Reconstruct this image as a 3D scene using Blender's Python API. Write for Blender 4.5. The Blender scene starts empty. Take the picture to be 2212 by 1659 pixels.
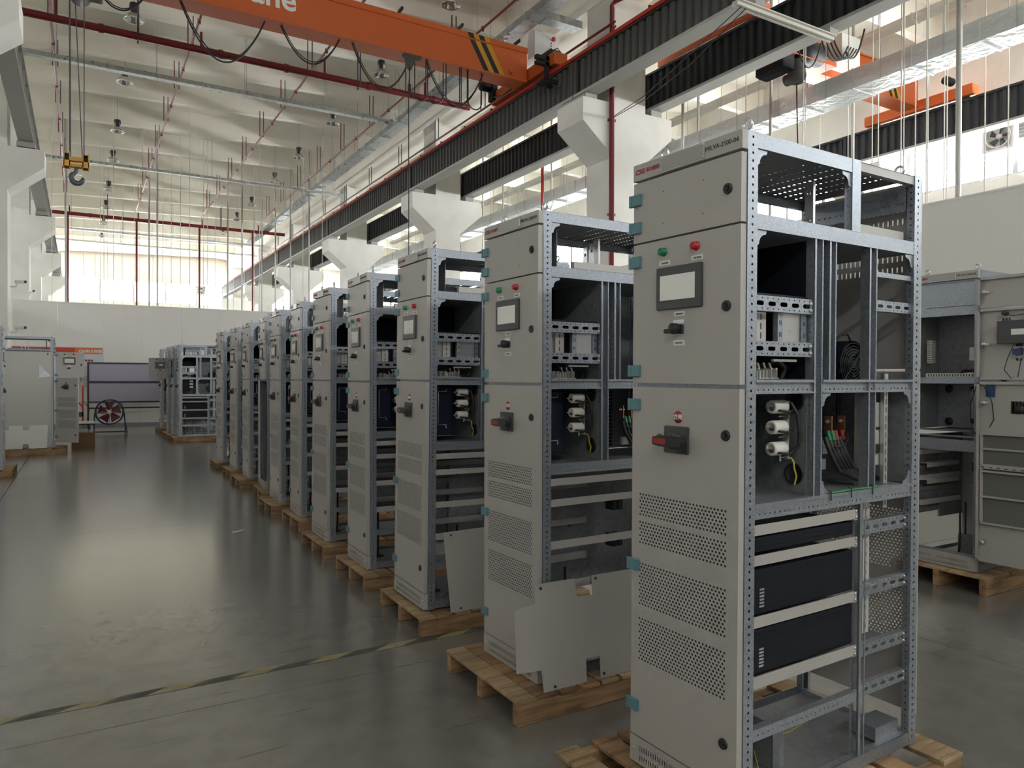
import bpy, math, random
from mathutils import Matrix, Vector
random.seed(7)
PI = math.pi
R = math.radians
col = bpy.context.scene.collection
scn = bpy.context.scene

# ------------------------------------------------------------------ camera
def make_camera():
    f, hc = 1576.11, 1.5326
    yaw, pit, rol = R(30.5967), R(-0.41547), R(0.19059)
    F = Vector((math.sin(yaw)*math.cos(pit), math.cos(yaw)*math.cos(pit), math.sin(pit)))
    Rt = Vector((math.cos(yaw), -math.sin(yaw), 0))
    U = Rt.cross(F)
    R2 = Rt*math.cos(rol) + U*math.sin(rol)
    U2 = U*math.cos(rol) - Rt*math.sin(rol)
    cam = bpy.data.cameras.new('camera')
    cam.sensor_width = 36; cam.lens = f/2212*36
    cam.clip_start = .05; cam.clip_end = 300
    o = bpy.data.objects.new('camera', cam); col.objects.link(o)
    m = Matrix((R2, U2, -F)).transposed().to_4x4()
    m.translation = (0, 0, hc)
    o.matrix_world = m
    scn.camera = o
make_camera()

# ------------------------------------------------------------------ world, light, exposure
scn.view_settings.view_transform = 'Standard'
scn.view_settings.look = 'None'
scn.view_settings.gamma = 1
scn.view_settings.use_curve_mapping = False
scn.view_settings.exposure = 1.17
scn.cycles.max_bounces = 10
scn.cycles.diffuse_bounces = 6
scn.cycles.glossy_bounces = 4
scn.cycles.transparent_max_bounces = 12
scn.cycles.sample_clamp_indirect = 6
w = bpy.data.worlds.new('overcast_sky'); scn.world = w
w.use_nodes = True
bg = w.node_tree.nodes['Background']
bg.inputs[0].default_value = (.97, .97, 1.0, 1)
bg.inputs[1].default_value = 13.0

def area(name, loc, size, power, direction, color=(1, .985, .95)):
    l = bpy.data.lights.new(name, 'AREA'); l.shape = 'RECTANGLE'
    l.size, l.size_y = size; l.energy = power; l.color = color
    o = bpy.data.objects.new(name, l); col.objects.link(o)
    o.location = loc
    o.rotation_euler = Vector(direction).to_track_quat('-Z', 'Y').to_euler()
    return o
# daylight reflected up from the bright yard outside the clerestory windows (x is width, y is height of the rectangle)
area('daylight_right', (22.6, 21, 5.5), (52, 3.0), 21000, (-1, 0, .50), (1, .985, .955))
area('daylight_left', (-16.2, 32, 4.9), (36, 2.6), 800, (1, 0, .50), (1, .985, .955))
area('daylight_far', (4, 63.0, 5.4), (31, 3.4), 22000, (0, -1, .50), (1, .98, .95))
area('daylight_near', (4, -10.6, 5.2), (31, 3.0), 4500, (0, 1, .60), (1, .985, .955))
# sampling portals in the window openings (they emit nothing themselves)
for nm, loc, size, d in (('portal_right', (20.05, 26, 7.25), (68, 1.3), (-1, 0, 0)), ('portal_left', (-13.05, 38.5, 7.15), (41, .9), (1, 0, 0)),
                         ('portal_far', (3.5, 60.55, 7.8), (31, 1.55), (0, -1, 0)), ('portal_near', (3.5, -8.05, 7.6), (31, .6), (0, 1, 0))):
    o = area(nm, loc, size, 1, d); o.data.cycles.is_portal = True

# ------------------------------------------------------------------ materials
def mat(name, base=(.5, .5, .5), rough=.5, metal=0., spec=.5, emit=None, bump=None, var=None, coat=0):
    m = bpy.data.materials.new(name); m.use_nodes = True
    nt = m.node_tree; b = nt.nodes['Principled BSDF']
    b.inputs['Base Color'].default_value = (*base, 1)
    b.inputs['Roughness'].default_value = rough
    b.inputs['Metallic'].default_value = metal
    b.inputs['Specular IOR Level'].default_value = spec
    if coat: b.inputs['Coat Weight'].default_value = coat
    if emit:
        b.inputs['Emission Color'].default_value = (*emit[0], 1)
        b.inputs['Emission Strength'].default_value = emit[1]
    if var or bump:
        tc = nt.nodes.new('ShaderNodeTexCoord')
    if var:      # (scale, other colour, detail)
        n = nt.nodes.new('ShaderNodeTexNoise'); n.inputs['Scale'].default_value = var[0]
        n.inputs['Detail'].default_value = var[2] if len(var) > 2 else 4
        r = nt.nodes.new('ShaderNodeValToRGB')
        r.color_ramp.elements[0].position = .35; r.color_ramp.elements[1].position = .65
        r.color_ramp.elements[0].color = (*base, 1); r.color_ramp.elements[1].color = (*var[1], 1)
        nt.links.new(tc.outputs['Object'], n.inputs['Vector'])
        nt.links.new(n.outputs['Fac'], r.inputs['Fac'])
        nt.links.new(r.outputs['Color'], b.inputs['Base Color'])
    if bump:     # (scale, strength, distance)
        n2 = nt.nodes.new('ShaderNodeTexNoise'); n2.inputs['Scale'].default_value = bump[0]
        n2.inputs['Detail'].default_value = 2
        bp = nt.nodes.new('ShaderNodeBump'); bp.inputs['Strength'].default_value = bump[1]
        bp.inputs['Distance'].default_value = bump[2]
        nt.links.new(tc.outputs['Object'], n2.inputs['Vector'])
        nt.links.new(n2.outputs['Fac'], bp.inputs['Height'])
        nt.links.new(bp.outputs['Normal'], b.inputs['Normal'])
    return m

def mat_galv(name, lo, hi, rough, scale=150, metal=.75):
    m = mat(name, lo, rough, metal)
    nt = m.node_tree; b = nt.nodes['Principled BSDF']
    tc = nt.nodes.new('ShaderNodeTexCoord')
    v = nt.nodes.new('ShaderNodeTexVoronoi'); v.inputs['Scale'].default_value = scale
    r = nt.nodes.new('ShaderNodeValToRGB')
    r.color_ramp.elements[0].color = (*lo, 1); r.color_ramp.elements[1].color = (*hi, 1)
    nt.links.new(tc.outputs['Object'], v.inputs['Vector'])
    nt.links.new(v.outputs['Color'], r.inputs['Fac'])
    nt.links.new(r.outputs['Color'], b.inputs['Base Color'])
    ma = nt.nodes.new('ShaderNodeMapRange')
    ma.inputs['To Min'].default_value = rough-.1; ma.inputs['To Max'].default_value = rough+.12
    nt.links.new(v.outputs['Color'], ma.inputs['Value'])
    nt.links.new(ma.outputs['Result'], b.inputs['Roughness'])
    return m

def mat_wood(name, c1, c2, c3):
    m = mat(name, c1, .7)
    nt = m.node_tree; b = nt.nodes['Principled BSDF']
    tc = nt.nodes.new('ShaderNodeTexCoord'); mp = nt.nodes.new('ShaderNodeMapping')
    mp.inputs['Scale'].default_value = (1.2, 14, 14)
    oi = nt.nodes.new('ShaderNodeObjectInfo')
    mx = nt.nodes.new('ShaderNodeVectorMath'); mx.operation = 'ADD'
    nt.links.new(tc.outputs['Object'], mp.inputs['Vector'])
    nt.links.new(mp.outputs['Vector'], mx.inputs[0]); nt.links.new(oi.outputs['Random'], mx.inputs[1])
    n = nt.nodes.new('ShaderNodeTexNoise'); n.inputs['Scale'].default_value = 2.2; n.inputs['Detail'].default_value = 8
    n.inputs['Distortion'].default_value = .6
    r = nt.nodes.new('ShaderNodeValToRGB'); e = r.color_ramp.elements
    e[0].position = .3; e[0].color = (*c2, 1); e[1].position = .7; e[1].color = (*c1, 1)
    x = e.new(.5); x.color = (*c3, 1)
    nt.links.new(mx.outputs[0], n.inputs['Vector']); nt.links.new(n.outputs['Fac'], r.inputs['Fac'])
    n2 = nt.nodes.new('ShaderNodeTexNoise'); n2.inputs['Scale'].default_value = 3.5; n2.inputs['Detail'].default_value = 3
    nt.links.new(tc.outputs['Object'], n2.inputs['Vector'])
    ml = nt.nodes.new('ShaderNodeMix'); ml.data_type = 'RGBA'; ml.blend_type = 'MULTIPLY'
    ml.inputs['Factor'].default_value = .75
    r2 = nt.nodes.new('ShaderNodeValToRGB')
    r2.color_ramp.elements[0].position = .4; r2.color_ramp.elements[0].color = (.55, .52, .5, 1)
    r2.color_ramp.elements[1].position = .6; r2.color_ramp.elements[1].color = (1, 1, 1, 1)
    nt.links.new(n2.outputs['Fac'], r2.inputs['Fac'])
    nt.links.new(r.outputs['Color'], ml.inputs['A']); nt.links.new(r2.outputs['Color'], ml.inputs['B'])
    nt.links.new(ml.outputs['Result'], b.inputs['Base Color'])
    bp = nt.nodes.new('ShaderNodeBump'); bp.inputs['Strength'].default_value = .3; bp.inputs['Distance'].default_value = .003
    nt.links.new(n.outputs['Fac'], bp.inputs['Height']); nt.links.new(bp.outputs['Normal'], b.inputs['Normal'])
    return m

def mat_floor():
    m = mat('polished_concrete', (.19, .19, .18), .3, 0, 1.0)
    nt = m.node_tree; b = nt.nodes['Principled BSDF']
    b.inputs['Coat Weight'].default_value = .7; b.inputs['Coat Roughness'].default_value = .2
    g = nt.nodes.new('ShaderNodeNewGeometry')
    def noise(scale, det, dist=0):
        n = nt.nodes.new('ShaderNodeTexNoise'); n.inputs['Scale'].default_value = scale
        n.inputs['Detail'].default_value = det; n.inputs['Distortion'].default_value = dist
        nt.links.new(g.outputs['Position'], n.inputs['Vector']); return n
    n1 = noise(.55, 6, .4); n2 = noise(6, 8, .3)
    r = nt.nodes.new('ShaderNodeValToRGB'); e = r.color_ramp.elements
    e[0].position = .3; e[0].color = (.165, .160, .148, 1); e[1].position = .72; e[1].color = (.235, .228, .210, 1)
    nt.links.new(n1.outputs['Fac'], r.inputs['Fac'])
    r2 = nt.nodes.new('ShaderNodeValToRGB')
    r2.color_ramp.elements[0].position = .38; r2.color_ramp.elements[0].color = (.86, .86, .86, 1)
    r2.color_ramp.elements[1].position = .6; r2.color_ramp.elements[1].color = (1, 1, 1, 1)
    nt.links.new(n2.outputs['Fac'], r2.inputs['Fac'])
    ml = nt.nodes.new('ShaderNodeMix'); ml.data_type = 'RGBA'; ml.blend_type = 'MULTIPLY'; ml.inputs['Factor'].default_value = 1
    nt.links.new(r.outputs['Color'], ml.inputs['A']); nt.links.new(r2.outputs['Color'], ml.inputs['B'])
    # thin dark scuffs
    mp = nt.nodes.new('ShaderNodeMapping'); mp.inputs['Scale'].default_value = (.8, 13, 1); mp.inputs['Rotation'].default_value = (0, 0, .18)
    nt.links.new(g.outputs['Position'], mp.inputs['Vector'])
    n3 = nt.nodes.new('ShaderNodeTexNoise'); n3.inputs['Scale'].default_value = 1.7; n3.inputs['Detail'].default_value = 2
    n3.inputs['Distortion'].default_value = .5
    nt.links.new(mp.outputs['Vector'], n3.inputs['Vector'])
    r3 = nt.nodes.new('ShaderNodeValToRGB'); e = r3.color_ramp.elements
    e[0].position = .68; e[0].color = (1, 1, 1, 1); e[1].position = .74; e[1].color = (.45, .45, .43, 1)
    nt.links.new(n3.outputs['Fac'], r3.inputs['Fac'])
    m2 = nt.nodes.new('ShaderNodeMix'); m2.data_type = 'RGBA'; m2.blend_type = 'MULTIPLY'; m2.inputs['Factor'].default_value = .6
    nt.links.new(ml.outputs['Result'], m2.inputs['A']); nt.links.new(r3.outputs['Color'], m2.inputs['B'])
    nt.links.new(m2.outputs['Result'], b.inputs['Base Color'])
    mr = nt.nodes.new('ShaderNodeMapRange'); mr.inputs['From Min'].default_value = .3; mr.inputs['From Max'].default_value = .7
    mr.inputs['To Min'].default_value = .17; mr.inputs['To Max'].default_value = .26
    nt.links.new(n1.outputs['Fac'], mr.inputs['Value']); nt.links.new(mr.outputs['Result'], b.inputs['Roughness'])
    bp = nt.nodes.new('ShaderNodeBump'); bp.inputs['Strength'].default_value = .06; bp.inputs['Distance'].default_value = .01
    nt.links.new(n2.outputs['Fac'], bp.inputs['Height']); nt.links.new(bp.outputs['Normal'], b.inputs['Normal'])
    return m

def mat_glass(name):
    m = bpy.data.materials.new(name); m.use_nodes = True; nt = m.node_tree; nt.nodes.clear()
    o = nt.nodes.new('ShaderNodeOutputMaterial'); t = nt.nodes.new('ShaderNodeBsdfTransparent')
    gl = nt.nodes.new('ShaderNodeBsdfGlossy'); gl.inputs['Roughness'].default_value = .03
    t.inputs['Color'].default_value = (.93, .96, .95, 1)
    mx = nt.nodes.new('ShaderNodeMixShader'); mx.inputs[0].default_value = .06
    nt.links.new(t.outputs[0], mx.inputs[1]); nt.links.new(gl.outputs[0], mx.inputs[2]); nt.links.new(mx.outputs[0], o.inputs['Surface'])
    return m

M = dict(
    grey=mat('powder_coat_grey', (.395, .378, .36), .42, bump=(420, .16, .0012)),
    galv=mat_galv('galvanised_steel', (.24, .265, .30), (.42, .455, .505), .42, 230),
    steel=mat('bright_steel', (.62, .63, .64), .28, .9),
    dsteel=mat_galv('dull_zinc_plate', (.20, .21, .22), (.30, .31, .33), .5, 40, .5),
    black=mat('black_plastic', (.018, .018, .02), .4),
    blackmetal=mat('black_painted_steel', (.007, .009, .015), .6, 0., .25),
    darkgrey=mat('dark_grey_plastic', (.06, .062, .066), .4),
    teal=mat('teal_hinge_plastic', (.10, .22, .26), .4),
    red=mat('red_plastic', (.42, .015, .02), .3),
    green=mat('green_plastic', (.01, .20, .08), .3),
    redprint=mat('red_print', (.32, .02, .018), .5),
    greenprint=mat('green_print', (.01, .17, .06), .5),
    whiteprint=mat('white_print', (.85, .85, .85), .5),
    blackprint=mat('black_print', (.02, .02, .02), .5),
    sidepanel=mat('pale_grey_panel', (.50, .50, .47), .4),
    filter=mat('grey_dust_filter', (.13, .13, .125), .8),
    label=mat('white_label', (.7, .7, .68), .3),
    screen=mat('glossy_screen_film', (.72, .72, .69), .10, .55, 1., bump=(11, .6, .012)),
    plate=mat('blank_name_plate', (.34, .34, .33), .35, .2),
    wood=mat_wood('pallet_pine', (.42, .27, .15), (.16, .085, .04), (.33, .20, .10)),
    woodlight=mat_wood('weathered_pine', (.50, .37, .22), (.22, .14, .08), (.40, .28, .16)),
    floor=mat_floor(),
    joint=mat('joint_filler', (.03, .03, .03), .8),
    white=mat('white_plaster', (.78, .77, .73), .7, var=(1.4, (.70, .69, .64), 5), bump=(3, .15, .01)),
    farwall=mat('pinkish_wall_paint', (.56, .51, .46), .7),
    ceil=mat('painted_concrete', (.80, .77, .69), .75, var=(.8, (.73, .70, .61), 6), bump=(2, .1, .01)),
    partition=mat('partition_panel', (.78, .77, .73), .5),
    corr=mat('dark_crane_beam_steel', (.085, .085, .084), .55, .3),
    corrblue=mat('dark_blue_crane_beam_steel', (.040, .044, .052), .5, .3),
    flange=mat('pale_primed_flange', (.40, .40, .38), .55, .2),
    railred=mat('red_busbar_cover', (.50, .03, .02), .4),
    orange=mat('crane_orange_paint', (.60, .125, .028), .42),
    pipe=mat('fire_pipe_red', (.17, .010, .014), .35),
    duct=mat_galv('galvanised_duct', (.34, .37, .37), (.56, .60, .60), .35, 12, .7),
    rod=mat('galvanised_rod', (.42, .42, .40), .5, .4),
    rodlight=mat('pale_cord', (.60, .58, .52), .6),
    yellow=mat('hoist_yellow', (.60, .30, .02), .45),
    hookm=mat('dark_forged_steel', (.09, .10, .12), .45, .4),
    copper=mat('copper_busbar', (.66, .30, .18), .3, .9),
    wire=mat('black_wire', (.012, .012, .012), .45),
    wireyg=mat('yellow_green_wire', (.45, .40, .04), .5),
    wiregreen=mat('green_wire', (.03, .22, .06), .5),
    insul=mat('white_ceramic', (.68, .66, .60), .4),
    trunk=mat('grey_cable_trunking', (.46, .45, .42), .5),
    blue=mat('blue_steel_tube', (.02, .04, .08), .4, .2),
    maroon=mat('maroon_fan_blade', (.14, .02, .03), .45),
    cardboard=mat('cardboard', (.19, .105, .055), .8),
    lilac=mat('lilac_board', (.40, .37, .47), .45),
    boardframe=mat('charcoal_frame', (.035, .033, .035), .5),
    poster=mat('poster_white', (.62, .64, .68), .5),
    posterred=mat('poster_red_band', (.55, .05, .02), .5),
    posterorange=mat('poster_orange_band', (.72, .19, .04), .5),
    paper=mat('white_paper', (.80, .80, .88), .7),
    tapey=mat('worn_yellow_tape', (.31, .28, .15), .6, var=(20, (.25, .22, .13), 5)),
    tapek=mat('worn_black_tape', (.06, .058, .05), .6, var=(20, (.09, .09, .085), 5)),
    alu=mat('aluminium_reflector', (.70, .70, .68), .22, .95),
    glass=mat_glass('window_glass'),
    frame=mat('window_frame_paint', (.30, .31, .32), .5),
    insulw=mat('foil_wrap', (.66, .70, .72), .35, .5, bump=(7, .6, .03)),
    darknavy=mat('dark_navy_plastic', (.006, .012, .03), .4),
    navy=mat('navy_plastic', (.02, .05, .14), .4),
)

# ------------------------------------------------------------------ geometry helpers
class MB:
    def __init__(s): s.v = []; s.f = []; s.mi = []; s.smooth = []
    def add(s, vs, fs, mi=0, sm=False):
        o = len(s.v); s.v += [tuple(v) for v in vs]
        for f in fs: s.f.append([o+i for i in f]); s.mi.append(mi); s.smooth.append(sm)
        return s
    def box(s, x0, x1, y0, y1, z0, z1, mi=0, bevel=0):
        if bevel:
            b = bevel; vs = []; 
            for z, i in ((z0, b), (z0+b, 0), (z1-b, 0), (z1, b)):
                vs += [(x0+i+b*(i == 0)*0, y0+i, z), (x1-i, y0+i, z), (x1-i, y1-i, z), (x0+i, y1-i, z)]
            fs = [(3, 2, 1, 0), (12, 13, 14, 15)]
            for k in range(3):
                for j in range(4):
                    a = k*4+j; c = k*4+(j+1) % 4
                    fs.append((a, c, c+4, a+4))
            return s.add(vs, fs, mi)
        vs = [(x0, y0, z0), (x1, y0, z0), (x1, y1, z0), (x0, y1, z0), (x0, y0, z1), (x1, y0, z1), (x1, y1, z1), (x0, y1, z1)]
        return s.add(vs, [(3, 2, 1, 0), (4, 5, 6, 7), (0, 1, 5, 4), (1, 2, 6, 5), (2, 3, 7, 6), (3, 0, 4, 7)], mi)
    def prism(s, pts, axis, a, b, mi=0, sm=False):
        # pts: 2D polygon; axis 'x': pts=(y,z), 'y': pts=(x,z), 'z': pts=(x,y)
        def P(p, t):
            return (t, p[0], p[1]) if axis == 'x' else (p[0], t, p[1]) if axis == 'y' else (p[0], p[1], t)
        n = len(pts)
        vs = [P(p, a) for p in pts]+[P(p, b) for p in pts]
        fs = [tuple(range(n))[::-1], tuple(range(n, 2*n))]
        s.add(vs, fs, mi)
        s.add(vs, [(i, (i+1) % n, n+(i+1) % n, n+i) for i in range(n)], mi, sm)
        return s
    def tube(s, path, r, n=8, mi=0, close=False, cap=True, sm=True):
        path = [Vector(p) for p in path]; m = len(path); vs = []
        up = None
        for i, p in enumerate(path):
            if close: t = (path[(i+1) % m]-path[i-1])
            else: t = path[min(i+1, m-1)]-path[max(i-1, 0)]
            t.normalize()
            if up is None:
                up = Vector((0, 0, 1)) if abs(t.z) < .9 else Vector((1, 0, 0))
            a = up-t*up.dot(t)
            if a.length < 1e-4: a = t.orthogonal()
            a.normalize(); b = t.cross(a); up = a
            rr = r[i] if isinstance(r, (list, tuple)) else r
            for k in range(n):
                an = 2*PI*k/n; vs.append(p+a*rr*math.cos(an)+b*rr*math.sin(an))
        fs = []
        for i in range(m if close else m-1):
            j = (i+1) % m
            for k in range(n):
                l = (k+1) % n; fs.append((i*n+k, i*n+l, j*n+l, j*n+k))
        s.add(vs, fs, mi, sm)
        if cap and not close: s.add(vs, [tuple(range(n))[::-1], tuple(range((m-1)*n, m*n))], mi)
        return s
    def lathe(s, prof, c, axis='z', n=20, mi=0, sm=True):
        vs = []; m = len(prof)
        for r, h in prof:
            for k in range(n):
                a = 2*PI*k/n; x, y = r*math.cos(a), r*math.sin(a)
                p = (x, y, h) if axis == 'z' else (h, x, y) if axis == 'x' else (y, h, x)
                vs.append((c[0]+p[0], c[1]+p[1], c[2]+p[2]))
        fs = [(i*n+k, i*n+(k+1) % n, (i+1)*n+(k+1) % n, (i+1)*n+k) for i in range(m-1) for k in range(n)]
        s.add(vs, fs, mi, sm)
        return s
    def quad(s, a, b, c, d, mi=0): return s.add([a, b, c, d], [(0, 1, 2, 3)], mi)
    def plate(s, O, U, V, cells, mi=0):
        # cells: (u0,u1,v0,v1, hole) hole None or (half_flat, radius) stadium lying along U ('V' as third = along V)
        O, U, V = Vector(O), Vector(U), Vector(V)
        def P(u, v): return O+U*u+V*v
        for u0, u1, v0, v1, h in cells:
            if h is None:
                s.quad(P(u0, v0), P(u1, v0), P(u1, v1), P(u0, v1), mi); continue
            cu, cv = (u0+u1)/2, (v0+v1)/2; a, b = (u1-u0)/2, (v1-v0)/2
            fl, r = h[0], h[1]; q = .7071*r
            if len(h) > 2:
                hp = [(r, -fl), (r, fl), (q, fl+q), (0, fl+r), (-q, fl+q), (-r, fl), (-r, -fl), (-q, -fl-q), (0, -fl-r), (q, -fl-q)]
                bp = [(a, -fl), (a, fl), (a, b), (0, b), (-a, b), (-a, fl), (-a, -fl), (-a, -b), (0, -b), (a, -b)]
            elif fl > 0:
                hp = [(fl, r), (-fl, r), (-fl-q, q), (-fl-r, 0), (-fl-q, -q), (-fl, -r), (fl, -r), (fl+q, -q), (fl+r, 0), (fl+q, q)]
                bp = [(fl, b), (-fl, b), (-a, b), (-a, 0), (-a, -b), (-fl, -b), (fl, -b), (a, -b), (a, 0), (a, b)]
            else:
                hp = [(r, 0), (q, q), (0, r), (-q, q), (-r, 0), (-q, -q), (0, -r), (q, -q)]
                bp = [(a, 0), (a, b), (0, b), (-a, b), (-a, 0), (-a, -b), (0, -b), (a, -b)]
            n = len(hp)
            vs = [P(cu+x, cv+y) for x, y in hp]+[P(cu+x, cv+y) for x, y in bp]
            s.add(vs, [(i, n+i, n+(i+1) % n, (i+1) % n) for i in range(n)], mi)
        return s
    def mesh(s, name, mats):
        me = bpy.data.meshes.new(name)
        me.from_pydata(s.v, [], s.f)
        for m in (mats if isinstance(mats, (list, tuple)) else [mats]):
            me.materials.append(M[m] if isinstance(m, str) else m)
        me.polygons.foreach_set('material_index', s.mi)
        me.polygons.foreach_set('use_smooth', s.smooth)
        me.update(); return me
    def build(s, name, mats, parent=None, **k):
        return link(name, s.mesh(name, mats), parent, **k)

def link(name, data, parent=None, loc=None, rot=None):
    o = bpy.data.objects.new(name, data); col.objects.link(o)
    if parent: o.parent = parent
    if loc: o.location = loc
    if rot: o.rotation_euler = rot
    return o
def tag(o, label=None, cat=None, group=None, kind=None):
    if label: o['label'] = label
    if cat: o['category'] = cat
    if group: o['group'] = group
    if kind: o['kind'] = kind
    return o
def empty(name, loc=(0, 0, 0), rot=(0, 0, 0), label=None, cat=None, group=None):
    o = bpy.data.objects.new(name, None); o.empty_display_size = .1; col.objects.link(o)
    o.location = loc; o.rotation_euler = rot
    return tag(o, label, cat, group)
KIDS = {}
def kids(o): return [c for c in bpy.data.objects if c.parent == o]
def copy_tree(o, parent=None, kidmap=None):
    if kidmap is None:
        kidmap = {}
        for c in bpy.data.objects:
            if c.parent: kidmap.setdefault(c.parent.name, []).append(c)
    c = o.copy(); col.objects.link(c)
    c.parent = parent
    for ch in kidmap.get(o.name, []): copy_tree(ch, c, kidmap)
    return c
_tx = {}
def text_mesh(body, size, matn, align='CENTER', shear=0, bold=0):
    key = (body, size, matn, align, shear, bold)
    if key in _tx: return _tx[key]
    cu = bpy.data.curves.new('lettering', 'FONT'); cu.body = body; cu.size = size
    cu.align_x = align; cu.align_y = 'CENTER'; cu.shear = shear; cu.offset = bold; cu.extrude = .0004
    cu.resolution_u = 3
    o = bpy.data.objects.new('lettering', cu); col.objects.link(o)
    dg = bpy.context.evaluated_depsgraph_get(); dg.update()
    me = bpy.data.meshes.new_from_object(o.evaluated_get(dg))
    bpy.data.objects.remove(o)
    me.materials.clear(); me.materials.append(M[matn])
    _tx[key] = me; return me
def text(body, size, matn, parent, pos, right, up, **k):
    me = text_mesh(body, size, matn, **k)
    o = link('lettering', me, parent)
    r, u = Vector(right).normalized(), Vector(up).normalized(); n = r.cross(u)
    m = Matrix((r, u, n)).transposed().to_4x4(); m.translation = pos
    o.matrix_local = m
    return o
def struct(o): o['kind'] = 'structure'; return o

# ------------------------------------------------------------------ shell
X0, X1, Y0, Y1 = -13, 20, -8, 60.5
fl = struct(MB().box(X0, X1, Y0, Y1, -.25, -.012).build('floor', 'joint'))
ys = [Y0, -1.1, 3.63, 3.90, 8.3, 13.05, 17.8, 22.5, 27.2, 36, 45, Y1]
xs = [X0, -6.1, -.86, 4.30, 9.5, 14.7, X1]
g = .0035
for i in range(len(ys)-1):
    for j in range(len(xs)-1):
        MB().box(xs[j]+g, xs[j+1]-g, ys[i]+g, ys[i+1]-g, -.012, 0).build('floor_slab', 'floor', fl)

# roof: slab, ribs and longitudinal beams
def roofz(x): return 10.42+.03*(x if x < 10.2 else 20.4-x)
rf = struct(MB().box(X0, X1, Y0, Y1, 11.25, 11.5).build('ceiling', 'ceil'))
k = -8
yy = 23.25-3.03*10
while yy < 60:
    b = MB()
    for xa, xb in ((-12.8, -2.45), (-1.62, 9.75), (10.7, 19.8)):
        za, zb = roofz(xa), roofz(xb)
        fl_w = .30
        # tapering rib with flared ends
        for (p, q, w0, w1, d0, d1) in ((xa, xa+.9, .5, .24, -.12, 0), (xa+.9, xb-.9, .24, .24, 0, 0), (xb-.9, xb, .24, .5, 0, -.12)):
            z0, z1 = roofz(p)+d0, roofz(q)+d1
            vs = [(p, yy-w0/2, z0), (p, yy+w0/2, z0), (q, yy+w1/2, z1), (q, yy-w1/2, z1),
                  (p, yy-w0/2-.12, 11.3), (p, yy+w0/2+.12, 11.3), (q, yy+w1/2+.12, 11.3), (q, yy-w1/2-.12, 11.3)]
            b.add(vs, [(0, 3, 2, 1), (0, 1, 5, 4), (1, 2, 6, 5), (2, 3, 7, 6), (3, 0, 4, 7)])
    b.build('roof_rib', 'ceil', rf)
    yy += 3.03
for xa, xb in ((9.75, 10.7), (-2.45, -1.62)):
    MB().box(xa, xb, Y0, Y1, 9.75, 11.3).build('roof_girder', 'ceil', rf)

def window_run(name, axis, c, a0, a1, z0, z1, step, wall_t, n0):
    """clerestory windows as separate structure pieces; axis 'x' = wall in plane x=c, spanning y"""
    n = n0
    a = a0
    while a < a1-.5:
        b_ = min(a+step, a1)
        fr = MB()
        def bx(p0, p1, q0, q1, t=.06):
            if axis == 'x': fr.box(c-t/2, c+t/2, p0, p1, q0, q1)
            else: fr.box(p0, p1, c-t/2, c+t/2, q0, q1)
        bx(a, b_, z0, z0+.06); bx(a, b_, z1-.06, z1)
        bx(a, a+.06, z0+.06, z1-.06); bx(b_-.06, b_, z0+.06, z1-.06)
        mid = (a+b_)/2
        mw = .03 if axis == 'x' else .06
        bx(mid-mw, mid+mw, z0+.06, z1-.06)
        o = struct(fr.build('window_%d' % n, 'frame')); n += 1
        for p, q in ((a+.06, mid-.03), (mid+.03, b_-.06)):
            g_ = MB()
            if axis == 'x': g_.quad((c, p, z0+.06), (c, q, z0+.06), (c, q, z1-.06), (c, p, z1-.06))
            else: g_.quad((p, c, z0+.06), (q, c, z0+.06), (q, c, z1-.06), (p, c, z1-.06))
            g_.build('pane', 'glass', o)
        a = b_
    return n
def wall_with_strip(name, axis, c0, c1, a0, a1, z0, z1):
    b = MB()
    if axis == 'x':
        b.box(c0, c1, a0, a1, 0, z0); b.box(c0, c1, a0, a1, z1, 11.3)
        b.box(c0, c1, a0, a0+1, z0, z1); b.box(c0, c1, a1-1, a1, z0, z1)
    else:
        b.box(a0, a1, c0, c1, 0, z0); b.box(a0, a1, c0, c1, z1, 11.3)
        b.box(a0, a0+1, c0, c1, z0, z1); b.box(a1-1, a1, c0, c1, z0, z1)
    return struct(b.build(name, 'farwall' if name == 'wall_far' else 'white'))
wall_with_strip('wall_right', 'x', 19.75, 20.0, Y0, Y1, 6.6, 7.9)
wl = wall_with_strip('wall_left', 'x', -13, -12.75, Y0, Y1, 6.7, 7.6)
struct(MB().box(-12.99, -12.76, -7.0, 18.0, 6.7, 7.6).build('wall_infill', 'white', wl))
wall_with_strip('wall_far', 'y', 60.2, 60.5, -12.7, 19.7, 7.05, 8.6)
wall_with_strip('wall_near', 'y', -8, -7.8, -12.7, 19.7, 7.3, 7.9)
nw = window_run('w', 'x', 19.85, Y0+1, Y1-1, 6.6, 7.9, 2.7, .1, 1)
nw = window_run('w', 'x', -12.9, 18.0, Y1-1, 6.7, 7.6, 8.0, .1, nw)
nw = window_run('w', 'y', 60.35, -11.7, 18.7, 7.05, 8.6, 4.3, .1, nw)
nw = window_run('w', 'y', -7.9, -11.7, 18.7, 7.3, 7.9, 7.6, .1, nw)

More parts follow.
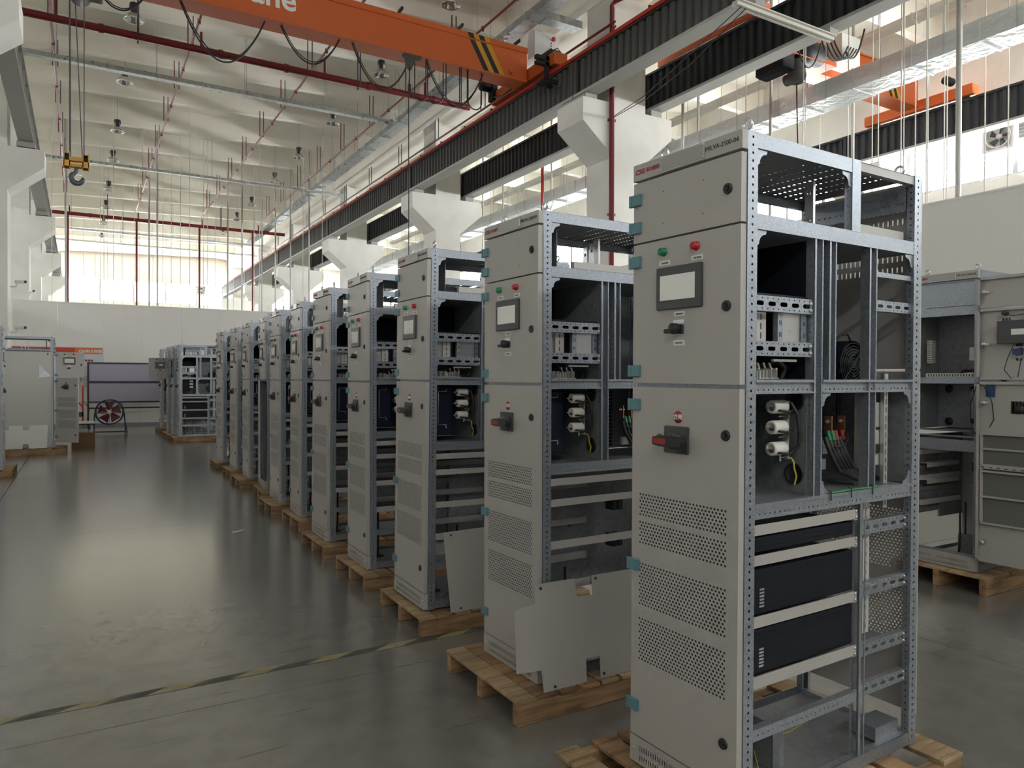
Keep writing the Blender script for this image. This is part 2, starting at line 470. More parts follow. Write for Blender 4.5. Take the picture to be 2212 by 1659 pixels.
# low partitions of sandwich panels
def partition(name, axis, c, a0, a1, h=3.8, w=1.15, skip=None):
    root = None; a = a0; i = 0
    root = MB()
    if axis == 'x': root.box(c-.03, c+.03, a0, a1, h, h+.03)
    else: root.box(a0, a1, c-.03, c+.03, h, h+.03)
    root = struct(root.build(name, 'partition'))
    while a < a1-.01:
        b_ = min(a+w, a1)
        m = MB()
        if axis == 'x': m.box(c-.025, c+.025, a+.002, b_-.002, 0, h)
        else: m.box(a+.002, b_-.002, c-.025, c+.025, 0, h)
        m.build('wall_panel', 'partition', root)
        a = b_
    return root
partition('wall_back', 'y', 26.12, -1.75, 9.5)
partition('wall_side', 'x', 9.5, -7.8, 26.1, w=2.3)
partition('wall_left_low', 'x', -2.6, -7.8, 26.1, w=2.3)
struct(MB().box(-1.75, 9.5, 26.05, 26.09, 0, .1).build('baseboard_back', 'frame'))

# ------------------------------------------------------------------ columns with crane corbels
def column(name, x, y, th, lx0, lx1, rx0, rx1, label, blocks=()):
    """core x..x+.85; corbel left from lx0 to core, right from core to rx1 (absolute X)"""
    b = MB()
    c0, c1 = lx1, rx0
    pts = [(c0, 0), (c1, 0), (c1, 6.25)]
    if rx1: pts += [(rx1, 6.9), (rx1, 7.35), (c1, 7.35)]
    pts += [(c1, 9.8), (c0, 9.8)]
    if lx0: pts += [(c0, 7.42), (lx0, 7.42), (lx0, 6.93), (c0, 6.28)]
    # split into convex pieces
    b.box(c0, c1, y, y+th, 0, 9.8)
    if rx1: b.prism([(c1, 6.25), (rx1, 6.9), (rx1, 7.35), (c1, 7.35)], 'y', y, y+th)
    if lx0: b.prism([(c0, 6.28), (c0, 7.42), (lx0, 7.42), (lx0, 6.93)], 'y', y, y+th)
    o = b.build(name, 'white'); tag(o, label, 'column', 'white concrete crane columns')
    for xx, za, zb in blocks: MB().box(xx, xx+.3, y+.05, y+th-.05, za, zb).build('bearing_block', 'flange', o)
    return o
ordn = ['nearest', 'second', 'third', 'fourth', 'fifth', 'sixth', 'seventh', 'farthest']
rc = []
for i in range(6):
    y = 12.35+9.06*i
    if y > 59: break
    rc.append(column('concrete_column', 0, y, .95, 9.0, 9.8, 10.68, 11.45, 'white T-shaped concrete column right of the aisle, %s in its line' % ordn[i], ((9.1, 7.421, 7.53), (10.9, 7.351, 7.5))))
column('concrete_column', 0, 3.3, .95, 9.0, 9.8, 10.68, 11.45, 'white T-shaped concrete column behind the right partition, outside the picture')
for i in range(6):
    y = 13.2+9.08*i
    b = column('concrete_column', 0, y, .95, -3.3, -2.45, -1.58, -.79, 'white concrete column with crane corbel left of the aisle, %s of the left line' % ordn[i])
for i in range(6):
    y = 12.35+9.06*i
    if i < 4: column('concrete_column', 0, y, .9, 18.0, 19.2, 19.72, None, 'white concrete column against the window wall of the next bay, %s there' % ordn[i])

# bearing blocks + crane runway beams
def runway(xc, sgn, ys_, z0, z1, label, matn, redrail, w=.34, corr=True):
    """plate girder spans with corrugated web, xc = near face X, sgn = direction of body"""
    for i in range(len(ys_)-1):
        a, b_ = ys_[i]+.015, ys_[i+1]-.015
        root = empty('crane_runway_beam', (xc, a, z0), label=label % (ordn[i]), cat='beam', group='crane runway beams')
        L = b_-a; x_in = .035*sgn
        n = int(L/.21); vs = []; d = .06
        web = MB(); pts = []
        for k in range(n):
            t0 = .12+(L-.24)*k/n; p = (L-.24)/n
            pts += [(x_in+d*sgn, t0), (x_in, t0+p*.15), (x_in, t0+p*.5), (x_in+d*sgn, t0+p*.65)]
        pts.append((x_in+d*sgn, L-.12))
        vs = [(x, y, .06) for x, y in pts]+[(x, y, z1-z0-.05) for x, y in pts]; m_ = len(pts)
        web.add(vs, [(q, q+1, m_+q+1, m_+q) for q in range(m_-1)])
        x2 = (w-.08)*sgn
        vs = [(x2, .12, .06), (x2, L-.12, .06), (x2, L-.12, z1-z0-.05), (x2, .12, z1-z0-.05)]
        web.add(vs, [(3, 2, 1, 0)])
        web.build('corrugated_web', matn, root)
        f_ = MB().box(min(0, w*sgn), max(0, w*sgn), 0, L, 0, .06); f_.build('lower_flange', 'flange', root)
        MB().box(min(0, w*sgn), max(0, w*sgn), 0, L, z1-z0-.05, z1-z0).build('upper_flange', matn, root)
        for yy_ in (0, L-.1):
            MB().box(min(0.01*sgn, (w-.01)*sgn), max(.01*sgn, (w-.01)*sgn), yy_, yy_+.1, .06, z1-z0-.05).build('end_plate', matn, root)
        if redrail:
            MB().box(min(-.045*sgn, .02*sgn), max(-.045*sgn, .02*sgn), 0, L, z1-z0-.02, z1-z0+.05).build('conductor_cover', 'railred', root)
            mm = MB()
            for k in range(int(L/1.5)):
                yk = .5+k*1.5
                mm.box(-.05, .03, yk, yk+.04, z1-z0+.05, z1-z0+.09)
            mm.build('cover_clip', 'black', root)
        MB().box(w/2*sgn-.03, w/2*sgn+.03, 0, L, z1-z0, z1-z0+.06).build('crane_rail', 'corr', root)
yr = [3.8]+[12.82+9.06*i for i in range(5)]+[58.0]
runway(9.06, 1, [-5.2]+yr[:1]+yr[1:], 7.53, 8.33, 'dark corrugated steel crane beam with red rail along its top, %s span', 'corr', True)
runway(10.88, 1, [-5.2]+yr, 7.5, 8.33, 'dark corrugated steel crane beam behind the white columns, %s span', 'corrblue', False)
runway(18.4, 1, [-5.2]+yr, 7.5, 8.33, 'dark blue corrugated crane beam in front of the right windows, %s span', 'corrblue', False)
# left runway is a plain I beam
yl = [-4.5, 4.6]+[13.68+9.08*i for i in range(5)]+[59]
for i in range(1, len(yl)-1):
    a, b_ = yl[i]+.02, yl[i+1]-.02; L = b_-a
    root = empty('crane_runway_beam', (-1.2, a, 7.55), label='grey plain steel crane beam on the left corbels, %s span' % ordn[i-1], cat='beam', group='crane runway beams')
    MB().box(-.17, .17, 0, L, 0, .03).build('lower_flange', 'flange', root)
    MB().box(-.17, .17, 0, L, .72, .75).build('upper_flange', 'flange', root)
    MB().box(-.015, .015, 0, L, .03, .72).build('web', 'flange', root)
    mm = MB()
    for k in range(9): mm.box(.02, .16, .2+k*(L-.4)/8, .2+k*(L-.4)/8+.015, .03, .72)
    mm.build('stiffener', 'flange', root)
    MB().box(-.2, .2, -.35, .35, -.13, 0).build('bearing_block', 'flange', root)
# ------------------------------------------------------------------ cabinet
W, D, H, T = .5, 1.0, 2.2, .027
def holes_col(mb, O, U, V, width, z0, z1, pitch=.025, r=.0045, margin=None):
    n = int((z1-z0)/pitch)
    rest = (z1-z0)-n*pitch
    cells = []
    c = width/2; h = pitch/2
    if width > pitch:
        cells += [(0, c-h, z0, z1, None), (c+h, width, z0, z1, None)]
        u0, u1 = c-h, c+h
    else: u0, u1 = 0, width
    if rest > 1e-5: cells.append((u0, u1, z1-rest, z1, None))
    for k in range(n): cells.append((u0, u1, z0+k*pitch, z0+(k+1)*pitch, (0, r)))
    mb.plate(O, U, V, cells)

def post_mesh():
    b = MB(); w = .047
    # outer side face in plane y=0, x 0..w ; front return x=0 ; inner lips
    holes_col(b, (0, 0, 0), (1, 0, 0), (0, 0, 1), w, 0.02, H-.005)
    b.quad((0, 0, 0), (w, 0, 0), (w, 0, .02), (0, 0, .02)); b.quad((0, 0, H-.005), (w, 0, H-.005), (w, 0, H), (0, 0, H))
    b.quad((0, .035, 0), (0, 0, 0), (0, 0, H), (0, .035, H))
    holes_col(b, (w, 0, 0), (0, 1, 0), (0, 0, 1), .03, 0, H, r=.0035)
    b.quad((w, .03, 0), (w-.006, .03, 0), (w-.006, .03, H), (w, .03, H))
    b.quad((0, .035, 0), (0, .035, H), (.018, .035, H), (.018, .035, 0))
    b.box(0, w, 0, .03, -.001, .002); b.box(0, w, 0, .03, H-.002, H+.001)
    return b.mesh('frame_post', 'galv')
def rail_holes(b, x0, x1, y, z0, z1, rowz, pitch=.025, r=.0032):
    """front face in plane y with one row of small holes, plus top/bottom lips"""
    h = pitch/2; n = int((x1-x0-.02)/pitch); s0 = x0+((x1-x0)-n*pitch)/2
    cells = [(x0, s0, z0, z1, None), (s0+n*pitch, x1, z0, z1, None), (s0, s0+n*pitch, z0, rowz-h, None), (s0, s0+n*pitch, rowz+h, z1, None)]
    cells += [(s0+k*pitch, s0+(k+1)*pitch, rowz-h, rowz+h, (0, r)) for k in range(n)]
    b.plate((0, y, 0), (1, 0, 0), (0, 0, 1), cells)
def slotted_bar(x0, x1, z0, z1, y=.012):
    b = MB(); L = x1-x0; h = z1-z0
    r1, r2 = z0+h*.2, z0+h*.8
    n = int(L/.025); p = L/n
    cells = []
    for k in range(n):
        cells.append((x0+k*p, x0+(k+1)*p, z0, z0+h*.32, (0, .0026)))
        cells.append((x0+k*p, x0+(k+1)*p, z0+h*.68, z1, (0, .0026)))
    m = max(1, int(L/.055)); q = L/m
    for k in range(m): cells.append((x0+k*q, x0+(k+1)*q, z0+h*.32, z0+h*.68, (.0115, h*.145)))
    b.plate((0, y, 0), (1, 0, 0), (0, 0, 1), cells)
    b.quad((x0, y, z1), (x1, y, z1), (x1, y+.022, z1), (x0, y+.022, z1))
    b.quad((x0, y, z0), (x0, y+.022, z0), (x1, y+.022, z0), (x1, y, z0))
    return b
def bolt(b, x, y, z, r=.007, ax=(0, -1, 0)):
    a = Vector(ax); p = Vector((x, y, z))
    b.tube([p, p+a*.004, p+a*.006], [r, r, r*.55], 8)
def gusset(b, x, z, sx, sz, y=.006, t=.0025, L=.05):
    pts = [(x, z), (x+sx*L, z), (x+sx*L, z+sz*.008)]
    for k in range(6):
        a = PI/2*k/5
        pts.append((x+sx*(L-.004-(L-.018)*math.sin(a)), z+sz*(L-.004-(L-.018)*math.cos(a))))
    pts += [(x+sx*.008, z+sz*L), (x, z+sz*L)]
    if sx*sz < 0: pts = pts[::-1]
    b.prism(pts, 'y', y, y+t)
def perf_front(b, x, y0, y1, z0, z1, bands, ppy=.01527, ppz=.01225, r=.0044):
    """door skin in plane x facing -x with staggered round holes; bands = (ya, yb, za, rows)"""
    cells = []; zc = z0
    for ya, yb, za, rows in bands:
        zb = za+rows*ppz
        cells.append((y0, y1, zc, za, None))
        cells += [(y0, ya-ppy/2, za, zb, None), (yb+ppy/2, y1, za, zb, None)]
        n = int(round((yb-ya)/ppy)); p = (yb-ya)/n
        for k in range(rows):
            za_, zb_ = za+k*ppz, za+(k+1)*ppz
            if k % 2 == 0:
                for j in range(n+0): cells.append((ya-ppy/2+j*p, ya-ppy/2+(j+1)*p, za_, zb_, (0, r)))
                cells.append((ya-ppy/2+n*p, yb+ppy/2, za_, zb_, (0, r)))
            else:
                cells.append((ya-ppy/2, ya, za_, zb_, None)); cells.append((yb, yb+ppy/2, za_, zb_, None))
                for j in range(n): cells.append((ya+j*p, ya+(j+1)*p, za_, zb_, (0, r)))
        zc = zb
    cells.append((y0, y1, zc, z1, None))
    b.plate((x, 0, 0), (0, 1, 0), (0, 0, 1), cells)

def lock_mesh():
    b = MB()
    b.lathe([(0, -.002), (.006, -.002), (.008, -.006), (.0165, -.006), (.018, -.001), (.018, 0)], (0, 0, 0), 'x', 20)
    b.box(-.0075, -.0055, -.004, .004, -.004, .004)
    return b.mesh('door_lock', 'black')
def hinge_mesh():
    b = MB()
    b.box(-.012, .001, -.047, .006, -.021, .021, bevel=.002)
    b.tube([(-.006, .006, -.021), (-.006, .006, .021)], .008, 8)
    b.box(-.0135, -.012, -.006, -.003, -.012, .012)
    return b.mesh('hinge', 'teal')
LOCK, HINGE, POST = lock_mesh(), hinge_mesh(), post_mesh()
FR, UR = (0, -1, 0), (0, 0, 1)      # text directions on the front face

def door_skin(x, y0, y1, z0, z1):
    b = MB(); e = .0015
    b.quad((x, y1, z0), (x, y0, z0), (x, y0, z1), (x, y1, z1))
    return b
def door_box(b, x, y0, y1, z0, z1, back=True):
    """folded edges behind the skin; interior backing left open"""
    t = -x-.002
    for (p, q, r_, s_) in (((x, y0, z0), (x, y0, z1), (x+t, y0, z1), (x+t, y0, z0)), ((x, y1, z1), (x, y1, z0), (x+t, y1, z0), (x+t, y1, z1)),
                           ((x, y1, z1), (x+t, y1, z1), (x+t, y0, z1), (x, y0, z1)), ((x, y0, z0), (x+t, y0, z0), (x+t, y1, z0), (x, y1, z0))):
        b.quad(p, q, r_, s_)
    # returning lip
    for ya, yb in ((y0, y0+.02), (y1-.02, y1)): b.quad((x+t, ya, z0), (x+t, yb, z0), (x+t, yb, z1), (x+t, ya, z1))
    for za, zb in ((z0, z0+.02), (z1-.02, z1)): b.quad((x+t, y0, za), (x+t, y1, za), (x+t, y1, zb), (x+t, y0, zb))
BANDS = [(.055, .452, .388, 13), (.055, .452, .590, 13), (.055, .452, .815, 7), (.055, .452, .917, 7)]

def upper_door(root, hs=1):
    b = door_skin(-T, .003, .497, 1.913, 2.131); door_box(b, -T, .003, .497, 1.913, 2.131)
    d = b.build('upper_door', 'grey', root)
    link('door_lock', LOCK, d, (-T, .055, 2.024))
    for z in (2.068, 1.967): link('hinge', HINGE, d, (-T, .5, z))
    for y in (.16, .345):
        for z in (2.075, 1.965): MB().lathe([(0, -.0008), (.0022, -.0008), (.0022, 0)], (-T, y, z), 'x', 8).build('screw', 'black', d)
    return d
def control_door(root):
    b = door_skin(-T, .003, .497, 1.402, 1.906); door_box(b, -T, .003, .497, 1.402, 1.906)
    d = b.build('control_door', 'grey', root)
    link('door_lock', LOCK, d, (-T, .057, 1.653))
    for z in (1.842, 1.446): link('hinge', HINGE, d, (-T, .5, z))
    for y, mt, nm in ((.339, 'green', 'green indicator lamp'), (.187, 'red', 'red indicator lamp')):
        l = MB()
        l.lathe([(0, -.022), (.011, -.022), (.013, -.019), (.0135, -.004), (.0155, -.003), (.0155, 0)], (-T, y, 1.862), 'x', 20)
        o = l.build('indicator_lamp', mt, d); o['label'] = nm
        p = MB().box(-T-.002, -T, y-.030, y+.022, 1.815, 1.832, bevel=.0005)
        o = p.build('label_plate', 'label', d)
    # touch screen
    b = MB().box(-T-.012, -T, .157, .364, 1.658, 1.806, bevel=.003)
    b.box(-T-.0125, -T-.011, .175, .352, 1.683, 1.684); b.box(-T-.0125, -T-.011, .175, .300, 1.790, 1.7905)
    b.build('screen_bezel', 'darkgrey', d)
    MB().box(-T-.0135, -T-.012, .182, .345, 1.690, 1.776).build('touch_screen', 'screen', d)
    b = MB().box(-T-.002, -T, .238, .287, 1.633, 1.650, bevel=.0005); b.build('label_plate', 'label', d)
    b = MB().box(-T-.002, -T, .238, .288, 1.533, 1.551, bevel=.0005); b.build('label_plate', 'label', d)
    pr = MB()
    for yc, zc in ((.333, 1.823), (.182, 1.823), (.262, 1.641), (.263, 1.542)):
        for k in range(5): pr.box(-T-.0026, -T-.002, yc+.014-k*.007-.0025, yc+.014-k*.007+.0025, zc-.003, zc+.003)
    pr.build('print', 'darkgrey', d)
    b = MB().box(-T-.004, -T, .238, .290, 1.568, 1.622, bevel=.001); b.build('switch_plate', 'steel', d)
    b = MB().box(-T-.012, -T-.004, .241, .287, 1.571, 1.604, bevel=.002)
    b.lathe([(0, -.04), (.014, -.04), (.018, -.036), (.018, -.012)], (-T, .264, 1.590), 'x', 16)
    b.box(-T-.045, -T-.012, .259, .293, 1.574, 1.588, bevel=.002)
    b.build('rotary_switch', 'black', d)
    return d
def lower_door(root):
    b = MB()
    perf_front(b, -T, .003, .497, .106, 1.388, BANDS)
    door_box(b, -T, .003, .497, .106, 1.388)
    d = b.build('lower_door', 'grey', root)
    for z in (1.239, .249): link('door_lock', LOCK, d, (-T, .056, z))
    for z in (1.323, .735, .218): link('hinge', HINGE, d, (-T, .5, z))
    MB().box(-.020, -.018, .04, .465, .37, 1.01).build('dust_filter', 'filter', d)
    # breaker handle
    b = MB().box(-T-.010, -T, .214, .323, 1.162, 1.256, bevel=.003)
    b.box(-T-.011, -T-.009, .214, .323, 1.226, 1.228); b.box(-T-.011, -T-.009, .214, .323, 1.180, 1.182)
    b.lathe([(0, -.034), (.026, -.034), (.032, -.026), (.034, -.010)], (-T, .268, 1.205), 'x', 24)
    b.build('breaker_plate', 'darkgrey', d)
    b = MB()
    prof = [(.331, 1.192), (.334, 1.203), (.331, 1.218), (.30, 1.224), (.215, 1.222), (.201, 1.217), (.196, 1.205), (.200, 1.193), (.215, 1.188), (.30, 1.187)]
    b.prism(prof, 'x', -T-.058, -T-.030)
    b.box(-T-.05, -T-.03, .20, .225, 1.17, 1.20)
    b.build('breaker_handle', 'black', d)
    prof = [(.328, 1.196), (.328, 1.214), (.27, 1.215), (.265, 1.211), (.265, 1.199), (.27, 1.195)]
    MB().prism(prof, 'x', -T-.0595, -T-.058).build('handle_inlay', 'redprint', d)
    for y, z, mt, tx_ in ((.265, 1.287, 'redprint', '合闸'), (.354, 1.203, 'greenprint', '分闸')):
        s = MB().lathe([(0, -.0012), (.021, -.0012), (.021, 0)], (-T, y, z), 'x', 28)
        s.build('round_sticker', mt, d)
        text(tx_, .021, 'whiteprint', d, (-T-.0016, y, z), FR, UR, bold=.0003)
    return d
def header(root):
    b = MB().box(-T, 0, 0, .5, H-.06, H, bevel=.001); h = b.build('header_panel', 'grey', root)
    text('CSG', .025, 'redprint', h, (-T-.0008, .466, 2.170), FR, UR, shear=.25, bold=.0008)
    text('科大智能', .0168, 'redprint', h, (-T-.0008, .3985, 2.170), FR, UR, bold=.0004)
    text('MILVA-2500-04', .0215, 'blackprint', h, (-T-.0008, .083, 2.171), FR, UR)
    MB().box(-T-.003, -T, .158, .352, H-.054, H-.004, bevel=.0008).build('name_plate', 'plate', h)
    b = MB()
    for y in (.158, .352):
        for z in (H-.050, H-.010): b.lathe([(0, -.006), (.0035, -.005), (.0035, 0)], (-T-.002, y, z), 'x', 8)
    b.box(-T-.0045, -T-.003, .153, .157, H-.052, H-.006)
    b.box(-T-.0045, -T-.003, .153, .352, H-.058, H-.055)
    b.build('rivet', 'steel', h)
    return h
def kick(root):
    b = MB(); cells = []; zc = .004
    ny = 34; y0, y1 = .055, .452; p = (y1-y0)/ny
    for za, zb in ((.014, .042), (.049, .077)):
        cells.append((.001, .499, zc, za, None)); cells += [(.001, y0, za, zb, None), (y1, .499, za, zb, None)]
        for k in range(ny): cells.append((y0+k*p, y0+(k+1)*p, za, zb, (.0085, .0022, 'v')))
        zc = zb
    cells.append((.001, .499, zc, .100, None))
    b.plate((-T, 0, 0), (0, 1, 0), (0, 0, 1), cells)
    for q in (((-T, .499, .1), (-T, .001, .1), (0, .001, .1), (0, .499, .1)), ((-T, .001, .004), (-T, .001, .1), (0, .001, .1), (0, .001, .004)), ((-T, .499, .1), (-T, .499, .004), (0, .499, .004), (0, .499, .1)), ((-T, .001, .004), (0, .001, .004), (0, .499, .004), (-T, .499, .004))):
        b.quad(*q)
    k_ = b.build('kick_plate', 'grey', root)
    for y in (.478, .022): MB().lathe([(0, -.004), (.005, -.003), (.005, 0)], (-T, y, .055), 'x', 8).build('screw', 'steel', k_)
    return k_
def eye_ring():
    b = MB(); pth = [(.0, .017*math.cos(a), .030+.017*math.sin(a)) for a in [2*PI*k/24 for k in range(24)]]
    b.tube(pth, .0055, 8, close=True)
    b.lathe([(.011, 0), (.011, .006), (.006, .009), (.006, .016)], (0, 0, 0), 'z', 12)
    return b.mesh('lifting_eye', 'steel')
EYE = eye_ring()

def make_cabinet(kind, parts=('upper', 'control', 'lower')):
    root = empty('switch_cabinet')
    P = lambda b, n, m, **k: b.build(n, m, root, **k)
    # posts: near front, near rear (mirrored in x), far ones
    for nm, mtx in (('a', Matrix.Identity(4)), ('b', Matrix.Translation((D, 0, 0)) @ Matrix.Scale(-1, 4, (1, 0, 0))),
                    ('c', Matrix.Translation((0, W, 0)) @ Matrix.Scale(-1, 4, (0, 1, 0))), ('d', Matrix.Translation((D, W, 0)) @ Matrix.Scale(-1, 4, (1, 0, 0)) @ Matrix.Scale(-1, 4, (0, 1, 0)))):
        o = link('frame_post', POST, root); o.matrix_local = mtx
    header(root); kick(root)
    if 'upper' in parts: upper_door(root)
    if 'control' in parts: control_door(root)
    if 'lower' in parts: lower_door(root)
    for x, y in ((.03, .03), (.03, .40), (.95, .06), (.95, .44)): link('lifting_eye', EYE, root, (x, y, H), (0, 0, PI/2 if False else 0))
    for z0, z1 in ((2.128, 2.142), (1.88, 1.94), (1.372, 1.418), (.09, .12)):
        P(MB().box(-.001, .004, .03, .47, z0, z1), 'front_cross_rail', 'galv')
    # roof plate with rows of slots
    b = MB(); cells = []; xc = 0
    cells.append((.002, .15, .002, .498, None))
    n = 20
    for r_ in range(11):
        xa = .15+r_*.07
        cells.append((xa, xa+.05, .002, .498, None)) if r_ in (1, 2, 3) else None
        if r_ not in (1, 2, 3):
            cells.append((xa, xa+.024, .002, .498, None))
            for k in range(n): cells.append((xa+.024, xa+.05, .01+k*.024, .01+(k+1)*.024, (0, .005)))
            cells.append((xa+.024, xa+.05, .002, .01, None)); cells.append((xa+.024, xa+.05, .49, .498, None))
        cells.append((xa+.05, xa+.07, .002, .498, None))
    cells.append((.92, .998, .002, .498, None))
    b.plate((0, 0, H-.004), (1, 0, 0), (0, 1, 0), cells)
    P(b, 'roof_panel', 'dsteel')
    # rear skirt/doors
    b = MB(); cells = [(.003, .497, .11, .40, None), (.003, .497, .98, 1.95, None)]
    perf_front(b, D+.012, .003, .497, .11, 1.45, [(.055, .452, .38, 18), (.055, .452, .66, 20)])
    b.quad((D, .003, .11), (D+.012, .003, .11), (D+.012, .003, 1.45), (D, .003, 1.45))
    P(b, 'rear_door', 'grey')
    b = MB(); cells = []; zc = 1.46
    for za in (1.84, 1.885, 1.93, 1.98, 2.03, 2.08):
        zb = za+.028
        cells.append((.003, .497, zc, za, None)); cells += [(.003, .03, za, zb, None), (.47, .497, za, zb, None)]
        for k in range(22): cells.append((.03+k*.02, .03+(k+1)*.02, za, zb, (.009, .0028, 'v')))
        zc = zb
    cells.append((.003, .497, zc, 2.19, None))
    b.plate((D+.012, 0, 0), (0, 1, 0), (0, 0, 1), cells)
    b.quad((D, .003, 1.46), (D+.012, .003, 1.46), (D+.012, .003, 2.19), (D, .003, 2.19))
    P(b, 'rear_louvre_panel', 'grey')
    # rails front/rear and near/far
    top = MB(); x1_ = .553 if kind == 1 else .953
    top.box(.047, x1_, .001, .003, 2.152, H); top.box(.047, x1_, .001, .03, H-.002, H)
    P(top, 'top_rail', 'galv' if kind == 1 else 'galv')
    if kind == 1:
        b = MB().box(.60, .955, .004, .03, 2.165, H-.002); P(b, 'top_edge', 'grey')
        b = MB().box(.551, .601, .0, .003, 1.944, H); b.box(.551, .553, .003, .03, 1.944, H); 
        holes_col(b, (.575-.04, .02, 0), (1, 0, 0), (0, 0, 1), .03, 1.95, 2.15, r=.004)
        P(b, 'middle_post', 'galv')
    b = MB()
    for y in (.497,):
        b.box(.047, .953, y-.001, y+.001, 2.155, H); b.box(.047, .953, y-.001, y+.001, 1.93, 1.95)
    b.box(.02, .04, .035, .465, 2.14, H-.002)
    P(b, 'far_top_rail', 'galv')
    b = MB(); hc_ = [(.03, .47, 2.07, 2.085, None), (.03, .47, 2.145, 2.16, None)]
    for k in range(17):
        ya = .03+k*.44/17
        for za in (2.085, 2.115): hc_.append((ya, ya+.44/17, za, za+.03, (0, .0042)))
    b.plate((.945, 0, 0), (0, 1, 0), (0, 0, 1), hc_); b.quad((.945, .03, 2.16), (.945, .47, 2.16), (.97, .47, 2.16), (.97, .03, 2.16))
    P(b, 'rear_top_rail', 'galv')
    b = MB().box(.048, .955, .001, .003, 1.897, 1.946); b.box(.048, .955, .001, .03, 1.944, 1.946); P(b, 'upper_rail', 'galv')
    gl = [(.048, 2.152, 1, -1), (.048, 1.897, 1, -1)] + ([(.551, 2.152, -1, -1), (.953, 1.897, -1, -1), (.395, 1.376, 1, -1), (.953, 1.376, -1, -1), (.395, 1.018, 1, 1), (.953, 1.018, -1, 1)] if kind == 1 else [])
    for x, z, sx, sz in gl:
        b = MB(); gusset(b, x, z, sx, sz); P(b, 'corner_gusset', 'galv')
    # vertical channels
    ch = [(.348, .395, 1.018, 1.897), (.430, .47, 1.418, 1.897)]
    if kind == 1: ch += [(.668, .716, 1.018, 1.897)]
    for a, c, z0, z1 in ch:
        b = MB()
        b.box(a, a+.010, .004, .007, z0, z1); b.box(c-.006, c, .004, .007, z0, z1)
        holes_col(b, (a+.01, .03, 0), (1, 0, 0), (0, 0, 1), c-a-.016, z0, z1, r=.0035)
        b.quad((a+.01, .03, z0), (a+.01, .007, z0), (a+.01, .007, z1), (a+.01, .03, z1))
        b.quad((c-.006, .007, z0), (c-.006, .03, z0), (c-.006, .03, z1), (c-.006, .007, z1))
        holes_col(b, (a, .004, 0), (0, 1, 0), (0, 0, 1), .035, z0, z1, r=.0035)
        P(b, 'vertical_channel', 'galv')
    # middle rails
    for a, c in ((.048, .348), (.395, .953)):
        b = MB(); rail_holes(b, a, c, .012, 1.374, 1.412, 1.385)
        b.box(a, c, .0, .012, 1.409, 1.418); b.box(a, c, .002, .012, 1.372, 1.378)
        P(b, 'middle_rail', 'galv')
    b = MB(); rail_holes(b, .048, .953, .004, .972, 1.010, .985)
    b.box(.048, .953, .0, .03, 1.008, 1.020); b.box(.048, .953, .001, .02, .970, .976)
    P(b, 'lower_rail', 'galv')
    if kind == 1:
        b = MB().tube([(.44, .0, 1.024), (.6, .001, 1.026), (.72, 0, 1.023)], .004, 6); P(b, 'earth_cable', 'wiregreen')
        b = MB()
        for x in (.44, .56, .69): b.tube([(x, -.003, .998), (x, -.004, 1.03), (x, .01, 1.032)], .0022, 5)
        P(b, 'cable_tie', 'wire')
    for z0, z1 in ((1.640, 1.690), (1.495, 1.543)):
        b = slotted_bar(.048, .345, z0, z1); bo = P(b, 'slotted_bar', 'galv')
        c = MB(); bolt(c, .336, .012, z0+.036); bolt(c, .336, .012, z0+.012); c.build('bolt', 'steel', bo)
    # support shelves in the lower half
    for z0, z1 in ((.916, .950), (.818, .852), (.617, .654), (.420, .459)):
        b = MB().box(.048, .60, .008, .011, z0, z1)
        b.quad((.048, .011, z0+.002), (.60, .011, z0+.002), (.60, .09, z0+.002), (.048, .09, z0+.002))
        P(MB().box(.048, .60, .44, .46, z0, z1), 'rear_shelf_bar', 'grey')
        b.box(.60, .622, .012, .014, z0-.006, z1-.004)
        s = P(b, 'support_shelf', 'grey')
        c = MB(); bolt(c, .608, .011, z0+.028, .006); bolt(c, .608, .011, z0+.006, .006); c.build('bolt', 'steel', s)
    b = MB(); a, c_ = .617, .662
    b.box(a+.008, a+.022, .003, .006, .05, .972); b.box(c_-.006, c_, .003, .006, .05, .972)
    holes_col(b, (a-.012, .025, 0), (1, 0, 0), (0, 0, 1), .022, .05, .972, r=.003)
    b.quad((a+.022, .006, .05), (c_-.006, .03, .05), (c_-.006, .03, .972), (a+.022, .006, .972))
    P(b, 'lower_middle_post', 'galv')
    for z0, z1 in ((.848, .897), (.622, .668), (.398, .444), (.25, .296)):
        b = slotted_bar(.665, .953, z0, z1, .02)
        bo = P(b, 'slotted_bar', 'galv')
        c = MB(); bolt(c, .942, .02, z0+.036, .006); bolt(c, .942, .02, z0+.010, .006); c.build('bolt', 'steel', bo)
    b = MB(); rail_holes(b, .048, .615, .008, .256, .284, .268)
    b.box(.048, .615, .008, .035, .284, .288); b.box(.048, .615, .008, .012, .250, .256)
    P(b, 'bottom_cross_rail', 'galv')
    b = MB().box(.048, .953, .001, .004, .004, .052); b.box(.048, .953, .001, .03, .05, .052)
    b.box(.048, .953, .496, .499, .004, .052); b.box(0.03, .05, .03, .47, .004, .03); b.box(.95, .97, .03, .47, .004, .05)
    P(b, 'base_frame', 'galv')
    b = MB().box(.78, .93, .03, .12, .052, .10); P(b, 'base_bracket', 'galv')
    b = MB().plate((.05, .03, .035), (1, 0, 0), (0, 1, 0), [(0, .2, 0, .44, (0, .045)), (.2, .45, 0, .44, (0, .05)), (.45, .9, 0, .44, None)])
    P(b, 'bottom_plate', 'dsteel')
    # far side closing plates and compartment plates
    b = MB()
    P(MB().box(.05, .95, .487, .490, 1.02, 1.90), 'far_side_plate', 'dsteel'); P(MB().box(.05, .61, .487, .490, .35, .97), 'far_side_plate', 'dsteel')
    b = MB().box(.346, .349, .03, .485, 1.025, 1.372); P(b, 'mounting_plate', 'dsteel')
